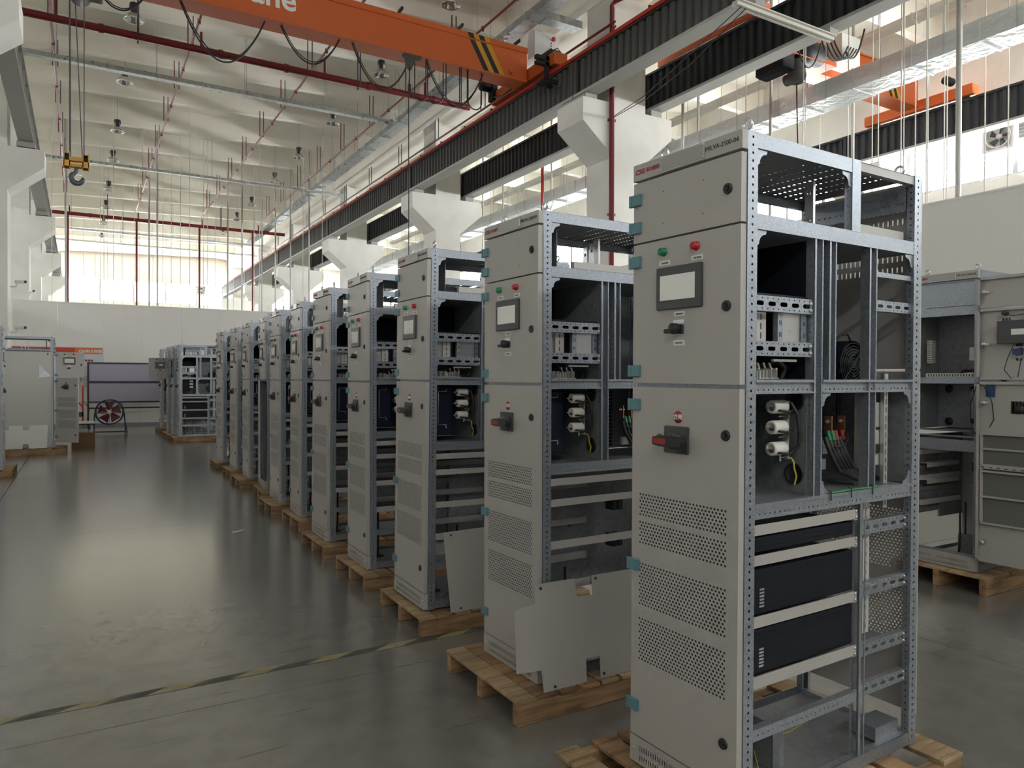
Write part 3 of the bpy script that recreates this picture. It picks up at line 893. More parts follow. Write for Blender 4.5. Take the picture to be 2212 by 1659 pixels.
    b = MB().box(.349, .352, .03, .485, 1.42, 1.895); P(b, 'mounting_plate', 'blackmetal' if kind == 1 else 'dsteel')
    b = MB().box(.05, .345, .03, .485, 1.692, 1.70); b.box(.05, .345, .40, .485, 1.70, 1.895); P(b, 'relay_box', 'blackmetal')
    for q in ((.05, .95, .02, .485, 1.372, 1.376), (.05, .95, .02, .485, 1.012, 1.016), (.05, .95, .01, .485, 1.90, 1.903)): P(MB().box(*q), 'compartment_floor', 'dsteel')
    P(MB().box(.953, .956, .03, .48, 1.02, 1.42), 'rear_shield', 'dsteel')
    b = MB().box(.118, .121, .06, .46, 1.95, 2.135); b.box(.118, .140, .06, .063, 2.13, 2.135); P(b, 'inner_shield', 'dsteel')
    # busbar supports in the top
    for x, y in ((.42, .12), (.47, .22), (.52, .34)) if kind == 2 else ((.47, .10),):
        b = MB().box(x, x+.012, y, y+.035, 1.95, 2.13); s = P(b, 'busbar_support', 'steel')
        c = MB(); [c.lathe([(0, -.003), (.008, -.002), (.008, 0)], (x, y+.017, z), 'x', 10) for z in (1.99, 2.09)]; c.build('bolt', 'steel', s)
    b = MB().box(.20 if kind == 2 else .62, .78 if kind == 2 else .93, .03, .06, 1.947, 1.985); P(b, 'cable_tray', 'trunk')
    # mounting rail, trunking and panel between the two slotted bars
    b = MB().box(.06, .10, .06, .10, 1.545, 1.64); b.box(.105, .155, .05, .11, 1.545, 1.64)
    for z in (1.553, 1.584, 1.615): b.box(.127, .131, .049, .0505, z, z+.02, 1)
    P(b, 'cable_trunking', ['trunk', 'black'])
    b = MB().box(.16, .185, .08, .12, 1.545, 1.64); P(b, 'terminal_strip', 'black')
    b = MB().box(.19, .215, .03, .05, 1.543, 1.64)
    for z in (1.56, 1.60):
        for x in (.197, .205): b.box(x, x+.003, .0295, .0305, z, z+.015, 1)
    P(b, 'bracket_plate', ['galv', 'black']); b = MB().box(.315, .34, .03, .05, 1.543, 1.64)
    for z in (1.56, 1.60):
        for x in (.322, .330): b.box(x, x+.003, .0295, .0305, z, z+.015, 1)
    P(b, 'bracket_plate', ['galv', 'black'])
    b = MB().box(.218, .312, .036, .05, 1.543, 1.645); b.box(.255, .258, .0355, .0365, 1.58, 1.583, 1); P(b, 'relay_cover', ['steel', 'black'])
    b = MB().box(.17, .29, .03, .04, 1.478, 1.486); P(b, 'small_shelf', 'trunk')
    # DIN profiles under the bars
    b = MB()
    b.box(.055, .235, .06, .12, 1.42, 1.424)
    for x in (.06, .10, .19):
        b.box(x, x+.002, .055, .12, 1.42, 1.455); b.box(x+.03, x+.032, .055, .12, 1.42, 1.455); b.box(x, x+.008, .055, .06, 1.452, 1.457); b.box(x+.024, x+.032, .055, .06, 1.452, 1.457)
    for k in range(4): b.box(.125+k*.016, .129+k*.016, .06, .11, 1.424, 1.45)
    P(b, 'din_rail', 'trunk')
    b = MB()
    for k in range(5):
        x = .07+.04*k
        b.tube([(x, .2, 1.43), (x+.02, .16, 1.47+.01*(k % 2)), (x+.07, .14, 1.46), (x+.10, .15, 1.44)], .005, 6)
    b.tube([(.30, .10, 1.42), (.31, .09, 1.46), (.27, .10, 1.485), (.235, .12, 1.46)], .010, 8)
    P(b, 'wire_bundle', 'wire')
    b = MB()
    for k in range(3): b.tube([(.175+.03*k, .1, 1.475), (.18+.03*k, .095, 1.455), (.176+.03*k, .11, 1.435)], .004, 6)
    P(b, 'white_wire', 'insul')
    # surge capacitors on their carrier
    for z in (1.325, 1.255, 1.182):
        b = MB()
        yc = .075; x0_ = .215
        b.lathe([(0, .008), (.013, .008), (.014, .0), (.022, -.0), (.0235, .006), (.0235, .066), (.020, .07), (0, .07)], (x0_, yc, z), 'x', 20)
        s = P(b, 'capacitor', 'insul')
        c = MB().tube([(x0_-.022, yc, z), (x0_+.008, yc, z)], .003, 6); c.tube([(x0_+.07, yc, z), (x0_+.084, yc, z)], .003, 6); c.build('stud', 'steel', s)
        c = MB().tube([(x0_-.008, yc-.004, z-.004), (x0_+.02, yc-.022, z-.012), (x0_+.06, yc-.03, z-.018), (x0_+.09, yc-.02, z-.01)], .0045, 6); c.build('lead', 'wire', s)
    for z in (1.290, 1.219):
        b = MB().lathe([(0, 0), (.013, 0), (.015, .01), (.013, .022), (0, .022)], (.287, .085, z), 'x', 14); s = P(b, 'standoff_insulator', 'redprint')
        MB().tube([(.268, .085, z), (.287, .085, z)], .003, 6).build('stud', 'steel', s)
    b = MB().box(.285, .287, .055, .095, 1.145, 1.345); b.tube([(.262, .075, 1.150), (.286, .075, 1.150)], .0025, 6); b.tube([(.266, .075, 1.138), (.266, .075, 1.162)], .004, 6); P(b, 'carrier_strip', 'steel')
    b = MB().tube([(.30, .06, 1.34), (.31, .04, 1.30), (.315, .035, 1.24), (.32, .04, 1.19), (.30, .06, 1.165)], .006, 8); P(b, 'lead_cable', 'wire')
    b = MB().tube([(.287, .07, 1.148), (.305, .06, 1.148), (.312, .055, 1.135), (.31, .05, 1.11), (.322, .05, 1.085), (.318, .055, 1.055)], .0032, 6); P(b, 'earth_wire', 'wireyg')
    for z in (1.09, 1.345):
        P(MB().lathe([(0, -.001), (.03, -.001), (.033, -.006), (.037, -.006), (.037, 0)], (.3455, .075, z), 'x', 22), 'cable_grommet', 'black')
    b = MB().box(.344, .346, .095, .145, 1.283, 1.293); P(b, 'yellow_label', 'wireyg')
    b = MB().box(.06, .20, .12, .40, 1.055, 1.36, bevel=.004); b.box(.055, .06, .14, .38, 1.08, 1.33); b.box(.20, .24, .2, .38, 1.08, 1.34)
    P(b, 'circuit_breaker', 'darknavy' if kind == 2 else 'blackmetal')
    b = MB().tube([(.155, .10, 1.345), (.155, .10, 1.33), (.10, .10, 1.33), (.10, .10, 1.12), (.155, .10, 1.12), (.155, .10, 1.10)], .003, 5); P(b, 'bent_rod', 'steel') if kind == 2 else None
    # copper bars and cables in the right compartment
    P_ = P
    def P(b, n, m, **k):
        o = P_(b, n, m, **k); o.location = (.115, -.125, 0); return o
    for k, x in enumerate((.47, .525, .58) if kind == 2 else (.50, .58)):
        b = MB().box(x, x+.005, .24, .27, 1.215, 1.28); s = P(b, 'copper_bar', 'copper')
        c = MB().tube([(x-.015, .255, 1.26), (x+.02, .255, 1.26)], .004, 6); c.tube([(x-.008, .255, 1.26), (x-.002, .255, 1.26)], .008, 6); c.build('bolt', 'steel', s)
    for x, mt in ((.49, 'green'), (.515, 'green'), (.535, 'redprint'), (.575, 'redprint')):
        b = MB().tube([(x, .25, 1.225), (x, .24, 1.19)], .009, 8); P(b, 'cable_boot', mt)
    b = MB()
    for k in range(5):
        x = .475+.022*k
        b.tube([(x, .25, 1.20), (x-.005, .22, 1.14), (x+.03, .21, 1.08), (x+.12, .20, 1.045), (x+.22, .2, 1.035)], .009, 8)
    b.tube([(.63, .30, 1.38), (.628, .30, 1.28), (.625, .29, 1.22), (.60, .27, 1.205)], .008, 8)
    b.tube([(.46, .2, 1.17), (.52, .2, 1.175), (.57, .22, 1.195), (.585, .24, 1.22)], .004, 6)
    P(b, 'power_cable', 'wire')
    b = MB().box(.55, .60, .31, .33, 1.13, 1.19); b.box(.53, .57, .31, .33, 1.07, 1.11); P(b, 'rating_label', 'label')
    P = P_
    b = MB()
    for k in range(16): b.box(.745, .765, .42, .44, 1.04+k*.02, 1.052+k*.02)
    P(b, 'terminal_block', 'black')
    # trunking and slotted DIN rail at the rear
    b = MB().box(.735, .775, .06, .10, .46, 1.37)
    for k in range(26): b.box(.753, .756, .059, .0605, .48+k*.034, .495+k*.034, 1)
    P(b, 'cable_trunking', ['trunk', 'black'])
    b = MB().box(.83, .855, .04, .055, .93, 1.44)
    for k in range(15): b.box(.841, .8445, .0392, .0402, .94+k*.032, .96+k*.032, 1)
    P(b, 'slotted_din_rail', ['steel', 'black'])
    for z0, z1 in ((1.235, 1.33), (1.17, 1.225), (1.09, 1.13)):
        b = MB().box(.80, .885, .06, .10, z0, z1, bevel=.003); P(b, 'terminal_module', 'trunk')
    if kind == 1:
        # round fan with guard on the inner floor
        c0 = Vector((.725, .13, 1.475))
        b = MB()
        for r_ in [.012+.0115*k for k in range(7)]:
            b.tube([(c0.x+r_*math.cos(a), c0.y-.03, c0.z+r_*math.sin(a)) for a in [2*PI*k/26 for k in range(26)]], .0013, 5, close=True)
        for a in (PI/4, -PI/4): b.tube([(c0.x-.085*math.cos(a), c0.y-.031, c0.z-.085*math.sin(a)), (c0.x+.085*math.cos(a), c0.y-.031, c0.z+.085*math.sin(a))], .0015, 5)
        f_ = P(b, 'fan_guard', 'darkgrey')
        b = MB().lathe([(.09, -.026), (.09, .06), (.0, .06)], (c0.x, c0.y, c0.z), 'y', 28); b.lathe([(0, -.02), (.03, -.02), (.03, .02)], tuple(c0), 'y', 16)
        for k in range(7):
            a = 2*PI*k/7; b.quad((c0.x+.03*math.cos(a), c0.y-.01, c0.z+.03*math.sin(a)), (c0.x+.085*math.cos(a-.2), c0.y-.015, c0.z+.085*math.sin(a-.2)), (c0.x+.085*math.cos(a+.4), c0.y+.01, c0.z+.085*math.sin(a+.4)), (c0.x+.03*math.cos(a+.5), c0.y+.01, c0.z+.03*math.sin(a+.5)))
        b.box(c0.x-.09, c0.x+.09, c0.y-.02, c0.y+.06, 1.376, 1.40)
        P(b, 'cooling_fan', 'blackmetal')
        b = MB().tube([(.64, .13, 1.55), (.67, .12, 1.585), (.70, .11, 1.59), (.72, .11, 1.565)], .004, 6); P(b, 'fan_cable', 'wire')
        for z0, z1 in ((1.797, 1.809),):
            b = MB().box(.722, .95, .01, .014, z0, z1+.006); P(b, 'short_bar', 'galv')
        b = slotted_bar(.722, .953, 1.671, 1.711, .012); P(b, 'short_slotted_bar', 'galv')
        # power modules
        for z0, z1 in ((.655, .80), (.460, .605), (.858, .905)):
            b = MB().box(.05, .605, .02, .44, z0, z1, bevel=.002); b.box(.05, .605, .0188, .02, z1-.018, z1-.0165); b.box(.05, .605, .0188, .02, z1-.031, z1-.0298)
            mo = P(b, 'power_module', 'blackmetal')
            if z1 > .5 and z0 < .7:
                c = MB()
                for k in range(6): c.box(.095, .118, .0175, .0195, z0+.022+k*.011, z0+.028+k*.011)
                c.build('vent_slot', 'steel', mo)
    else:
        b = MB()
        for z in (.70, .50):
            for x in (.67, .71): b.box(x, x+.032, .30, .36, z, z+.07)
        P(b, 'contactor', 'black')
        b = MB()
        for z in (.60, .70, .80): b.box(.50, .53, .46, .475, z, z+.01)
        b.box(.35, .95, .47, .485, .30, .97)
        b.box(.06, .60, .46, .48, .70, .73); b.box(.06, .60, .46, .48, .53, .56)
        P(b, 'rear_plate', 'dsteel')
    # items near the bottom
    b = MB().box(.30, .34, .12, .30, .037, .20); b.box(.30, .36, .12, .123, .037, .17); P(b, 'bottom_bracket', 'dsteel')
    b = MB().tube([(.12, .2, .04), (.122, .19, .18), (.12, .19, .42)], .008, 8); b.tube([(.31, .25, .04), (.312, .25, .45)], .007, 8); P(b, 'riser_cable', 'wire')
    b = MB().tube([(.1, .05, .06), (.2, .1, .08), (.35, .25, .07), (.5, .2, .09), (.58, .1, .2)], .0025, 6); P(b, 'loose_wire', 'wireyg')
    return root

def kidmap_():
    m = {}
    for c in bpy.data.objects:
        if c.parent: m.setdefault(c.parent.name, []).append(c)
    return m
P1 = make_cabinet(1)
P2 = make_cabinet(2)
km = kidmap_()
def first_names(o): return [c.name.split('.')[0] for c in km.get(o.name, [])]
poses = [  # x, y, z, rz, rx, ry
 (1.804, 1.608, .114, 1.84, .34, -.13), (1.848, 2.838, .112, 1.52, .02, -.11), (1.816, 4.071, .122, -.81, .40, .38), (1.846, 5.172, .1125, -1.95, -.2, -.06),
 (1.86, 6.228, .1125, -.38, .04, .23), (1.945, 7.486, .114, -3.2, .16, .02), (1.984, 8.532, .113, -.18, -.03, -.08), (2.044, 9.573, .1125, -4.5, -.03, -.2),
 (2.063, 10.732, .1125, -1.11, -.04, -.15), (2.10, 11.90, .113, 1.2, .2, .11), (2.082, 13.05, .113, 2.27, .06, -.03)]
L_row = ['open grey switch cabinet with two black power modules, nearest in the right foreground',
 'open grey switch cabinet with notched sheet against its base, second of the row',
 'open grey switch cabinet with plain sheet against its side, third of the row',
 'grey switch cabinet fourth from the camera in the main row', 'grey switch cabinet fifth from the camera in the main row',
 'grey switch cabinet sixth from the camera in the main row', 'grey switch cabinet seventh from the camera in the main row',
 'slightly turned grey switch cabinet with lower door ajar, eighth of the main row',
 'grey switch cabinet ninth from the camera in the main row', 'grey switch cabinet tenth, last but one of the main row',
 'grey switch cabinet at the far end of the main row']
GRP = 'grey switch cabinets on pallets'
def place(o, p, label, flip=False):
    dz = min([y*math.sin(R(p[4]))-x*math.sin(R(p[5])) for x in (-T, D) for y in (0, W)])
    o.location = (p[0], p[1], max(p[2], .1125-dz))
    o.rotation_mode = 'XYZ'
    m = Matrix.Rotation(R(p[3]), 4, 'Z') @ Matrix.Rotation(R(p[4]), 4, 'X') @ Matrix.Rotation(R(p[5]), 4, 'Y')
    o.rotation_euler = m.to_euler()
    tag(o, label, 'cabinet', GRP)
    return o
def child(o, name):
    for c in bpy.data.objects:
        if c.parent == o and c.name.split('.')[0] == name: return c
def open_door(cab, name, ang):
    d = child(cab, name)
    pv = Vector((-T-.006, .506, 0))
    m = Matrix.Translation(pv) @ Matrix.Rotation(R(ang), 4, 'Z') @ Matrix.Translation(-pv)
    d.matrix_local = m
    return d
def drop(o):
    for c in [c for c in bpy.data.objects if c.parent == o]: drop(c)
    bpy.data.objects.remove(o)
cabs = []
for i, p in enumerate(poses):
    o = P1 if i == 0 else P2 if i == 1 else copy_tree(P2, None, km)
    place(o, p, L_row[i]); cabs.append(o)
open_door(cabs[7], 'lower_door', -9)

def door_inside(d, z0, z1, kind):
    """fittings on the back of an opened door (local coordinates of the closed door)"""
    b = MB(); x = -.004
    if kind == 'control':
        MB().box(-.012, .038, .150, .370, 1.65, 1.81, bevel=.004).build('screen_housing', 'darkgrey', d)
        MB().box(.038, .0385, .24, .32, 1.71, 1.75).build('rating_label', 'label', d)
        b.box(-.02, .03, .245, .285, 1.575, 1.615)
        b.build('switch_body', 'navy', d)
        b = MB()
        for y in (.339, .187): b.lathe([(0, .03), (.014, .03), (.014, -.02)], (0, y, 1.862), 'x', 12)
        b.build('lamp_body', 'black', d)
        b = MB()
        b.tube([(.02, .339, 1.862), (.04, .40, 1.80), (.03, .43, 1.70), (.03, .40, 1.60), (.03, .30, 1.55), (.03, .28, 1.42)], .0028, 6)
        b.tube([(.02, .187, 1.862), (.04, .25, 1.84), (.03, .34, 1.85), (.04, .44, 1.78), (.03, .46, 1.60), (.03, .43, 1.48), (.03, .46, 1.42)], .0028, 6)
        b.tube([(.03, .26, 1.66), (.04, .22, 1.55), (.04, .20, 1.47), (.03, .24, 1.41)], .0028, 6)
        b.build('wire_bundle', 'wire', d)
    if kind == 'lower':
        b = MB()
        for z in (.375, .565, .745, .79, .905, 1.01): b.box(x-.012, x+.004, .03, .47, z, z+.012)
        b.box(x-.012, x+.004, .03, .045, .375, 1.02)
        b.build('stiffener', 'grey', d)
        b = MB().box(-.014, -.012, .06, .12, 1.28, 1.37); b.build('blue_sticker', 'navy', d)
        b = MB().box(-.01, .0, .02, .48, .77, .79)
        for k in range(9): b.box(0, .001, .04+k*.05, .06+k*.05, .777, .783, 1)
        b.build('reinforcing_strip', ['grey', 'black'], d)
        b = MB().lathe([(0, .002), (.03, .002), (.03, -.02)], (-.012, .27, 1.2), 'x', 20); b.build('breaker_hole', 'black', d)
    b = MB()
    for z in ((z0+z1)/2,) if kind != 'lower' else (1.239, .249):
        b.lathe([(0, .025), (.010, .025), (.014, .018), (.014, -.02)], (0, .056, z), 'x', 12); b.box(.012, .016, .05, .09, z-.006, z+.006)
    b.build('lock_cam', 'steel', d)

# right hand cabinet with its doors folded back, and its neighbour whose doors reach into the picture
P3 = copy_tree(P2, None, kidmap_())
for nm in ('relay_box', 'circuit_breaker'): 
    c = child(P3, nm)
    if c: drop(c)
for nm in ('upper_door', 'control_door', 'lower_door'): drop(child(P3, nm))
b = MB().box(.01, .013, .04, .46, 1.95, 2.13); s3 = b.build('front_shield', 'galv', P3)
b = MB().box(.0, .003, .035, .465, 2.13, 2.145); b.box(0, .003, .035, .465, 1.905, 1.945); b.box(0, .003, .035, .465, 1.38, 1.41); b.box(0, .003, .035, .465, .975, .985); b.box(0, .003, .035, .465, .87, .955)
b.box(.002, .10, .06, .44, 1.02, 1.023)
b.build('front_cross_rail', 'galv', P3)
b = MB()
for y, z, r_ in ((.40, 1.33, .032), (.22, 1.33, .020), (.13, 1.33, .022), (.13, 1.22, .016), (.40, 1.07, .032), (.22, 1.08, .020), (.13, 1.08, .022)):
    b.lathe([(0, -.0015), (r_, -.0015), (r_, 0)], (.3455, y, z), 'x', 20)
b.build('knockout_hole', 'black', P3)
b = MB().box(.02, .05, .05, .40, 1.42, 1.45)
for k in range(17): b.box(.0195, .0205, .055+k*.02, .063+k*.02, 1.425, 1.443, 1)
b.build('cable_trunking', ['trunk', 'black'], P3)
b = MB()
for k in range(12): b.box(.10, .15, .40, .44, 1.53+k*.015, 1.541+k*.015)
b.build('terminal_block', 'trunk', P3)
b = MB().box(.33, .345, .11, .118, 1.50, 1.60); b.build('red_strip', 'redprint', P3)
for z in (.75, .62):
    b = MB().box(.05, .5, .40, .47, z, z+.003); b.box(.05, .5, .40, .403, z-.03, z); b.build('support_shelf', 'grey', P3)
b = MB()
for z in (.80, .66):
    for k in range(3): b.box(.62, .66, .08+k*.1, .16+k*.1, z, z+.07)
b.build('fan_module', 'black', P3)
MB().box(.68, .69, .03, .47, .10, .97).build('rear_plate', 'grey', P3)
place(P3, (5.61, 2.83, .135, 0, 0, 0), 'open grey switch cabinet without doors behind the nearest cabinet, at the right edge')
b = MB().tube([(-.03, .02, 1.30), (-.07, -.02, 1.37), (-.08, -.07, 1.36), (-.07, -.12, 1.25), (-.06, -.13, 1.12), (-.05, -.09, 1.05), (-.03, -.03, 1.02), (-.01, .05, 1.01)], .003, 6)
b.tube([(-.03, .02, 1.30), (-.02, .05, 1.22), (-.01, .055, 1.12), (-.02, .03, 1.03), (-.04, -.02, .99), (-.05, -.06, .985)], .003, 6)
wl = b.build('loose_wire', 'wire', P3)

def opened(label, pos, angs, keep=('upper_door', 'control_door', 'lower_door'), base=None):
    o = copy_tree(base or cabs[1], None, kidmap_())
    place(o, pos, label)
    for (nm, a) in angs:
        d = open_door(o, nm, a)
        if nm == 'control_door': door_inside(d, 1.402, 1.906, 'control')
        elif nm == 'lower_door': door_inside(d, .106, 1.388, 'lower')
        else: door_inside(d, 1.913, 2.131, 'upper')
    return o
opened('grey switch cabinet whose open door backs reach in at the right edge of the picture', (5.61, 1.80, .135, 0, 0, 0),
       [('upper_door', -178), ('control_door', -178), ('lower_door', -178)])
# far group beyond the main row
B1 = place(copy_tree(cabs[0], None, kidmap_()), (2.04, 18.95, .12, 0, 0, 0), 'open grey cabinet with black modules, front of the far group beside the board')
B2 = opened('grey cabinet with its control door swung open, second of the far group', (2.00, 19.79, .12, 0, 0, 0), [('control_door', -92)])
B3 = place(copy_tree(cabs[3], None, kidmap_()), (1.97, 20.68, .12, 0, 0, 0), 'closed-door grey cabinet, third of the far group')
B4 = place(copy_tree(cabs[3], None, kidmap_()), (1.96, 22.42, .12, 0, 0, 0), 'grey cabinet at the back of the far group')
# left group
Wc = opened('grey cabinet with closed white side panel and two doors swung open, left side', (-.47, 17.66, .13, 180, 0, 0), [('control_door', -88), ('lower_door', -130), ('upper_door', 0)])
MB().box(.03, .98, .500, .503, .03, 1.90).build('side_panel', 'sidepanel', Wc)
b = MB().lathe([(0, -.006), (.018, -.005), (.018, 0)], (.06, .509, 1.84), 'y', 14)
c = MB().tube([(.09, .50, 1.86), (.09, .508, 1.86)], .016, 12); c.build('panel_lock', 'black', Wc)
L1 = place(copy_tree(cabs[3], None, kidmap_()), (-1.04, 14.02, .113, 180, 0, 0), 'grey switch cabinet cut by the left edge of the picture')
L1.scale = (.52, 1, 1)

# ------------------------------------------------------------------ pallets
def pallet(pos, rz, label, ly=.72, lx=1.22, h=.112, wood='wood', top='woodlight', gaps=None, ns=3):
    root = empty('wooden_pallet', pos, (0, 0, R(rz)), label, 'pallet', 'wooden pallets under the cabinets')
    th = .018
    for k in range(ns):
        y = k*(ly-.045)/(ns-1)
        MB().box(0, lx, y, y+.045, 0, h-th, bevel=.003).build('stringer', wood, root)
    gaps = gaps or [0, .105, .225, .345, .46, .58, .70, .82, .94, 1.085]
    for k, x in enumerate(gaps):
        w_ = .10 if k < len(gaps)-1 else .135
        j = random.uniform(-.006, .006)
        o = MB().box(x, x+w_, -.004+j, ly+.004+j, h-th, h, bevel=.002)
        for yy_ in (.02, ly/2, ly-.02):
            for dx in (.03, .07): o.lathe([(0, .0006), (.003, .0006), (.003, 0)], (x+dx, yy_+j, h), 'z', 6, 1)
        ob = o.build('deck_board', [top if k in (0, 4) or random.random() < .4 else wood, 'blackprint'], root)
    return root
PP = {0: (1.60, 1.50), 1: (1.65, 2.73), 2: (1.73, 3.97), 3: (1.755, 5.03), 4: (1.765, 6.10), 5: (1.87, 7.31), 6: (1.835, 8.36), 7: (1.95, 9.42), 8: (1.905, 10.63), 9: (1.97, 11.79), 10: (1.95, 12.98)}
names = ['nearest', 'second', 'third', 'fourth', 'fifth', 'sixth', 'seventh', 'eighth', 'ninth', 'tenth', 'farthest']
for i, (x, y) in PP.items():
    lab = 'wooden pallet under the %s cabinet of the main row' % names[i]
    if i == 0: pallet((x, y, 0), .8, lab, ly=.80, lx=1.30, gaps=[-.03, .14, .27, .42, .55, .68, .81, .94, 1.165])
    else: pallet((x, y, 0), [0, 0, -1, -.5, 0, 0, 0, -3, 0, 0, 0][i], lab)
pallet((5.50, 2.72, 0), 0, 'wooden pallet under the open cabinet at the right edge', h=.133, ly=.70)
pallet((5.50, 1.70, 0), 0, 'wooden pallet under the cabinet cut off by the right edge', h=.133, ly=.70)
for x, y, l in ((1.88, 18.82, 'front'), (1.86, 19.68, 'second'), (1.85, 20.56, 'third'), (1.83, 22.30, 'rearmost')):
    pallet((x, y, 0), 0, 'wooden pallet under the %s cabinet of the far group' % l, h=.118, ly=.75)
pallet((-1.53, 17.06, 0), 0, 'wooden pallet under the white-sided cabinet on the left', h=.128, ly=.80, lx=1.30)
pallet((-1.56, 13.52, 0), 0, 'wooden pallet under the cabinet at the left edge', h=.111, ly=.95, lx=.66, gaps=[0, .13, .26, .39, .525])

# ------------------------------------------------------------------ leaning sheets
def sheet(name, pts, y0, tilt, label, matn, z0, bolts=()):
    cx = pts[0][0]
    root = empty(name, (cx, y0, z0), (R(tilt), 0, 0), label, 'metal sheet', 'loose cabinet sheets')
    me = bpy.data.curves.new('outline', 'CURVE'); me.dimensions = '2D'; me.fill_mode = 'BOTH'; me.extrude = .0012
    sp = me.splines.new('POLY'); sp.points.add(len(pts)-1); sp.use_cyclic_u = True
    for i, (x, z) in enumerate(pts): sp.points[i].co = (x-cx, z-z0, 0, 1)
    o = bpy.data.objects.new('tmp', me); col.objects.link(o)
    dg = bpy.context.evaluated_depsgraph_get(); dg.update()
    m = bpy.data.meshes.new_from_object(o.evaluated_get(dg)); bpy.data.objects.remove(o)
    m.materials.clear(); m.materials.append(M[matn])
    p = link('sheet', m, root, (0, 0, 0), (PI/2, 0, 0))
    b = MB()
    for x, z in bolts: b.lathe([(0, -.008), (.006, -.007), (.007, 0)], (x-cx, 0, z-z0), 'y', 10)
    if bolts: b.build('screw', 'black', root)
    return root
S2 = [(1.66, .50), (1.66, .225), (1.79, .215), (1.80, .114), (2.04, .114), (2.04, .22), (2.12, .22), (2.12, .114), (2.68, .114), (2.68, .60), (2.09, .60), (2.09, .51), (2.0, .515), (1.99, .60), (1.77, .60), (1.77, .515)]
sheet('notched_sheet', S2, 2.752, -4.0, 'notched grey metal sheet leaning on the base of the second cabinet', 'grey', .114, [(1.80, .58), (2.11, .585), (1.86, .13), (2.14, .135)])
sheet('plain_sheet', [(1.93, .112), (2.40, .112), (2.38, .605), (1.90, .595)], 3.985, -5.5, 'plain grey metal sheet leaning on the third cabinet', 'grey', .114, [(1.95, .575), (2.0, .13)])
SW = [(-1.47, .13), (-1.19, .13), (-.98, .132), (-.97, .22), (-.88, .22), (-.87, .132), (-.57, .134), (-.56, .585), (-.86, .585), (-.87, .50), (-.97, .50), (-.97, .585), (-1.19, .585), (-1.20, .50), (-1.47, .50)]
sheet('notched_sheet', SW, 17.10, -3.0, 'white notched metal sheet leaning on the white-sided cabinet at left', 'label', .128)
# sheet of paper hanging on the side panel
o = MB().add([(-.71, 17.148, 1.80), (-.71, 17.148, 1.52), (-.50, 17.148, 1.55), (-.62, 17.13, 1.68)], [(0, 1, 3), (1, 2, 3)]).add([(-.71, 17.147, 1.80), (-.62, 17.10, 1.70), (-.69, 17.12, 1.60)], [(0, 1, 2)]).build('paper_sheet', 'paper')
tag(o, 'folded white paper sheet taped to the white cabinet side', 'paper')

# ------------------------------------------------------------------ overhead crane of the first bay
def stripes_on(b, x, y, z0, z1, n, w_, lean, mi0=0):
    for k in range(n):
        xa = x+k*w_
        b.quad((xa+lean, y, z0), (xa+w_+lean, y, z0), (xa+w_, y, z1), (xa, y, z1), mi0+(k % 2))
cr = empty('overhead_crane', (9.2, 14.6, 8.4), label='orange overhead crane girder with hazard stripes across the top of the hall', cat='crane')
cr.location = (0, 0, 0)
gy0, gy1, gz0, gz1 = 14.5, 14.95, 8.45, 9.22
MB().box(-1.0, 8.95, gy0, gy1, gz0, gz1-.13).build('girder', 'orange', cr)
MB().box(-1.0, 8.95, gy0-.035, gy1+.035, gz1-.13, gz1, bevel=.01).build('girder_cap', 'orange', cr)
MB().box(-1.0, 8.93, gy0-.03, gy1+.03, gz0-.03, gz0).build('girder_flange', 'orange', cr)
b = MB(); stripes_on(b, 7.45, gy0-.003, gz0+.02, gz1-.14, 4, .135, .36); stripes_on(b, 7.38, gy0-.038, gz1-.12, gz1-.01, 4, .135, .05)
b.build('hazard_stripes', ['blackprint', 'yellow'], cr)
text('crane', .62, 'whiteprint', cr, (2.95, gy0-.006, gz0+.43), (1, 0, 0), (0, 0, 1), bold=.012)
text('5t', .15, 'blackprint', cr, (8.50, gy0-.006, gz0+.10), (1, 0, 0), (0, 0, 1))
for x in (5.75, 7.15, 8.6):
    MB().box(x, x+.04, gy0-.22, gy0+.02, gz1-.01, gz1+.05).build('cable_bracket', 'black', cr)
b = MB().box(9.0, 9.36, 13.45, 16.35, 8.50, 8.78, bevel=.01); ec = b.build('end_carriage', 'orange', cr)
for y in (13.7, 16.1): MB().lathe([(0, -.06), (.14, -.06), (.14, .06), (0, .06)], (9.23, y, 8.53), 'x', 20).build('wheel', 'corr', ec)
b = MB().lathe([(0, -.16), (.095, -.16), (.105, -.12), (.105, .12), (0, .14)], (8.78, 16.2, 8.86), 'x', 18); b.box(8.72, 8.88, 16.12, 16.28, 8.94, 9.01); b.box(8.92, 9.06, 16.08, 16.32, 8.55, 8.98)
b.build('travel_motor', 'blackmetal', cr)
b = MB().box(8.88, 9.52, 14.05, 14.35, 8.88, 9.48, bevel=.01); cb = b.build('control_box', 'label', cr); cb['label'] = 'light grey control box with red button'
MB().lathe([(0, -.07), (.05, -.07), (.055, -.05), (.03, -.04), (.03, 0)], (9.36, 14.05, 9.33), 'y', 16).build('emergency_button', 'red', cb)
b = MB()
for z in (9.24, 9.18, 9.12, 9.06): b.lathe([(0, -.02), (.014, -.02), (.014, 0)], (9.32, 14.05, z), 'y', 8)
b.build('plug_socket', 'black', cb)
b = MB().tube([(9.34, 14.03, 9.08), (9.40, 13.9, 9.10), (9.48, 13.9, 9.03), (9.45, 13.95, 8.90), (9.3, 14.0, 8.82)], .012, 6); b.build('cable', 'wire', cb)
b = MB().box(8.66, 9.35, 13.62, 13.72, 8.62, 8.70); b.box(8.66, 9.10, 13.62, 13.72, 8.50, 8.57); b.box(8.90, 8.98, 13.62, 13.70, 8.02, 8.72); b.box(8.70, 9.1, 13.4, 13.75, 8.06, 8.12); b.box(9.0, 9.3, 13.6, 14.1, 8.80, 8.88)
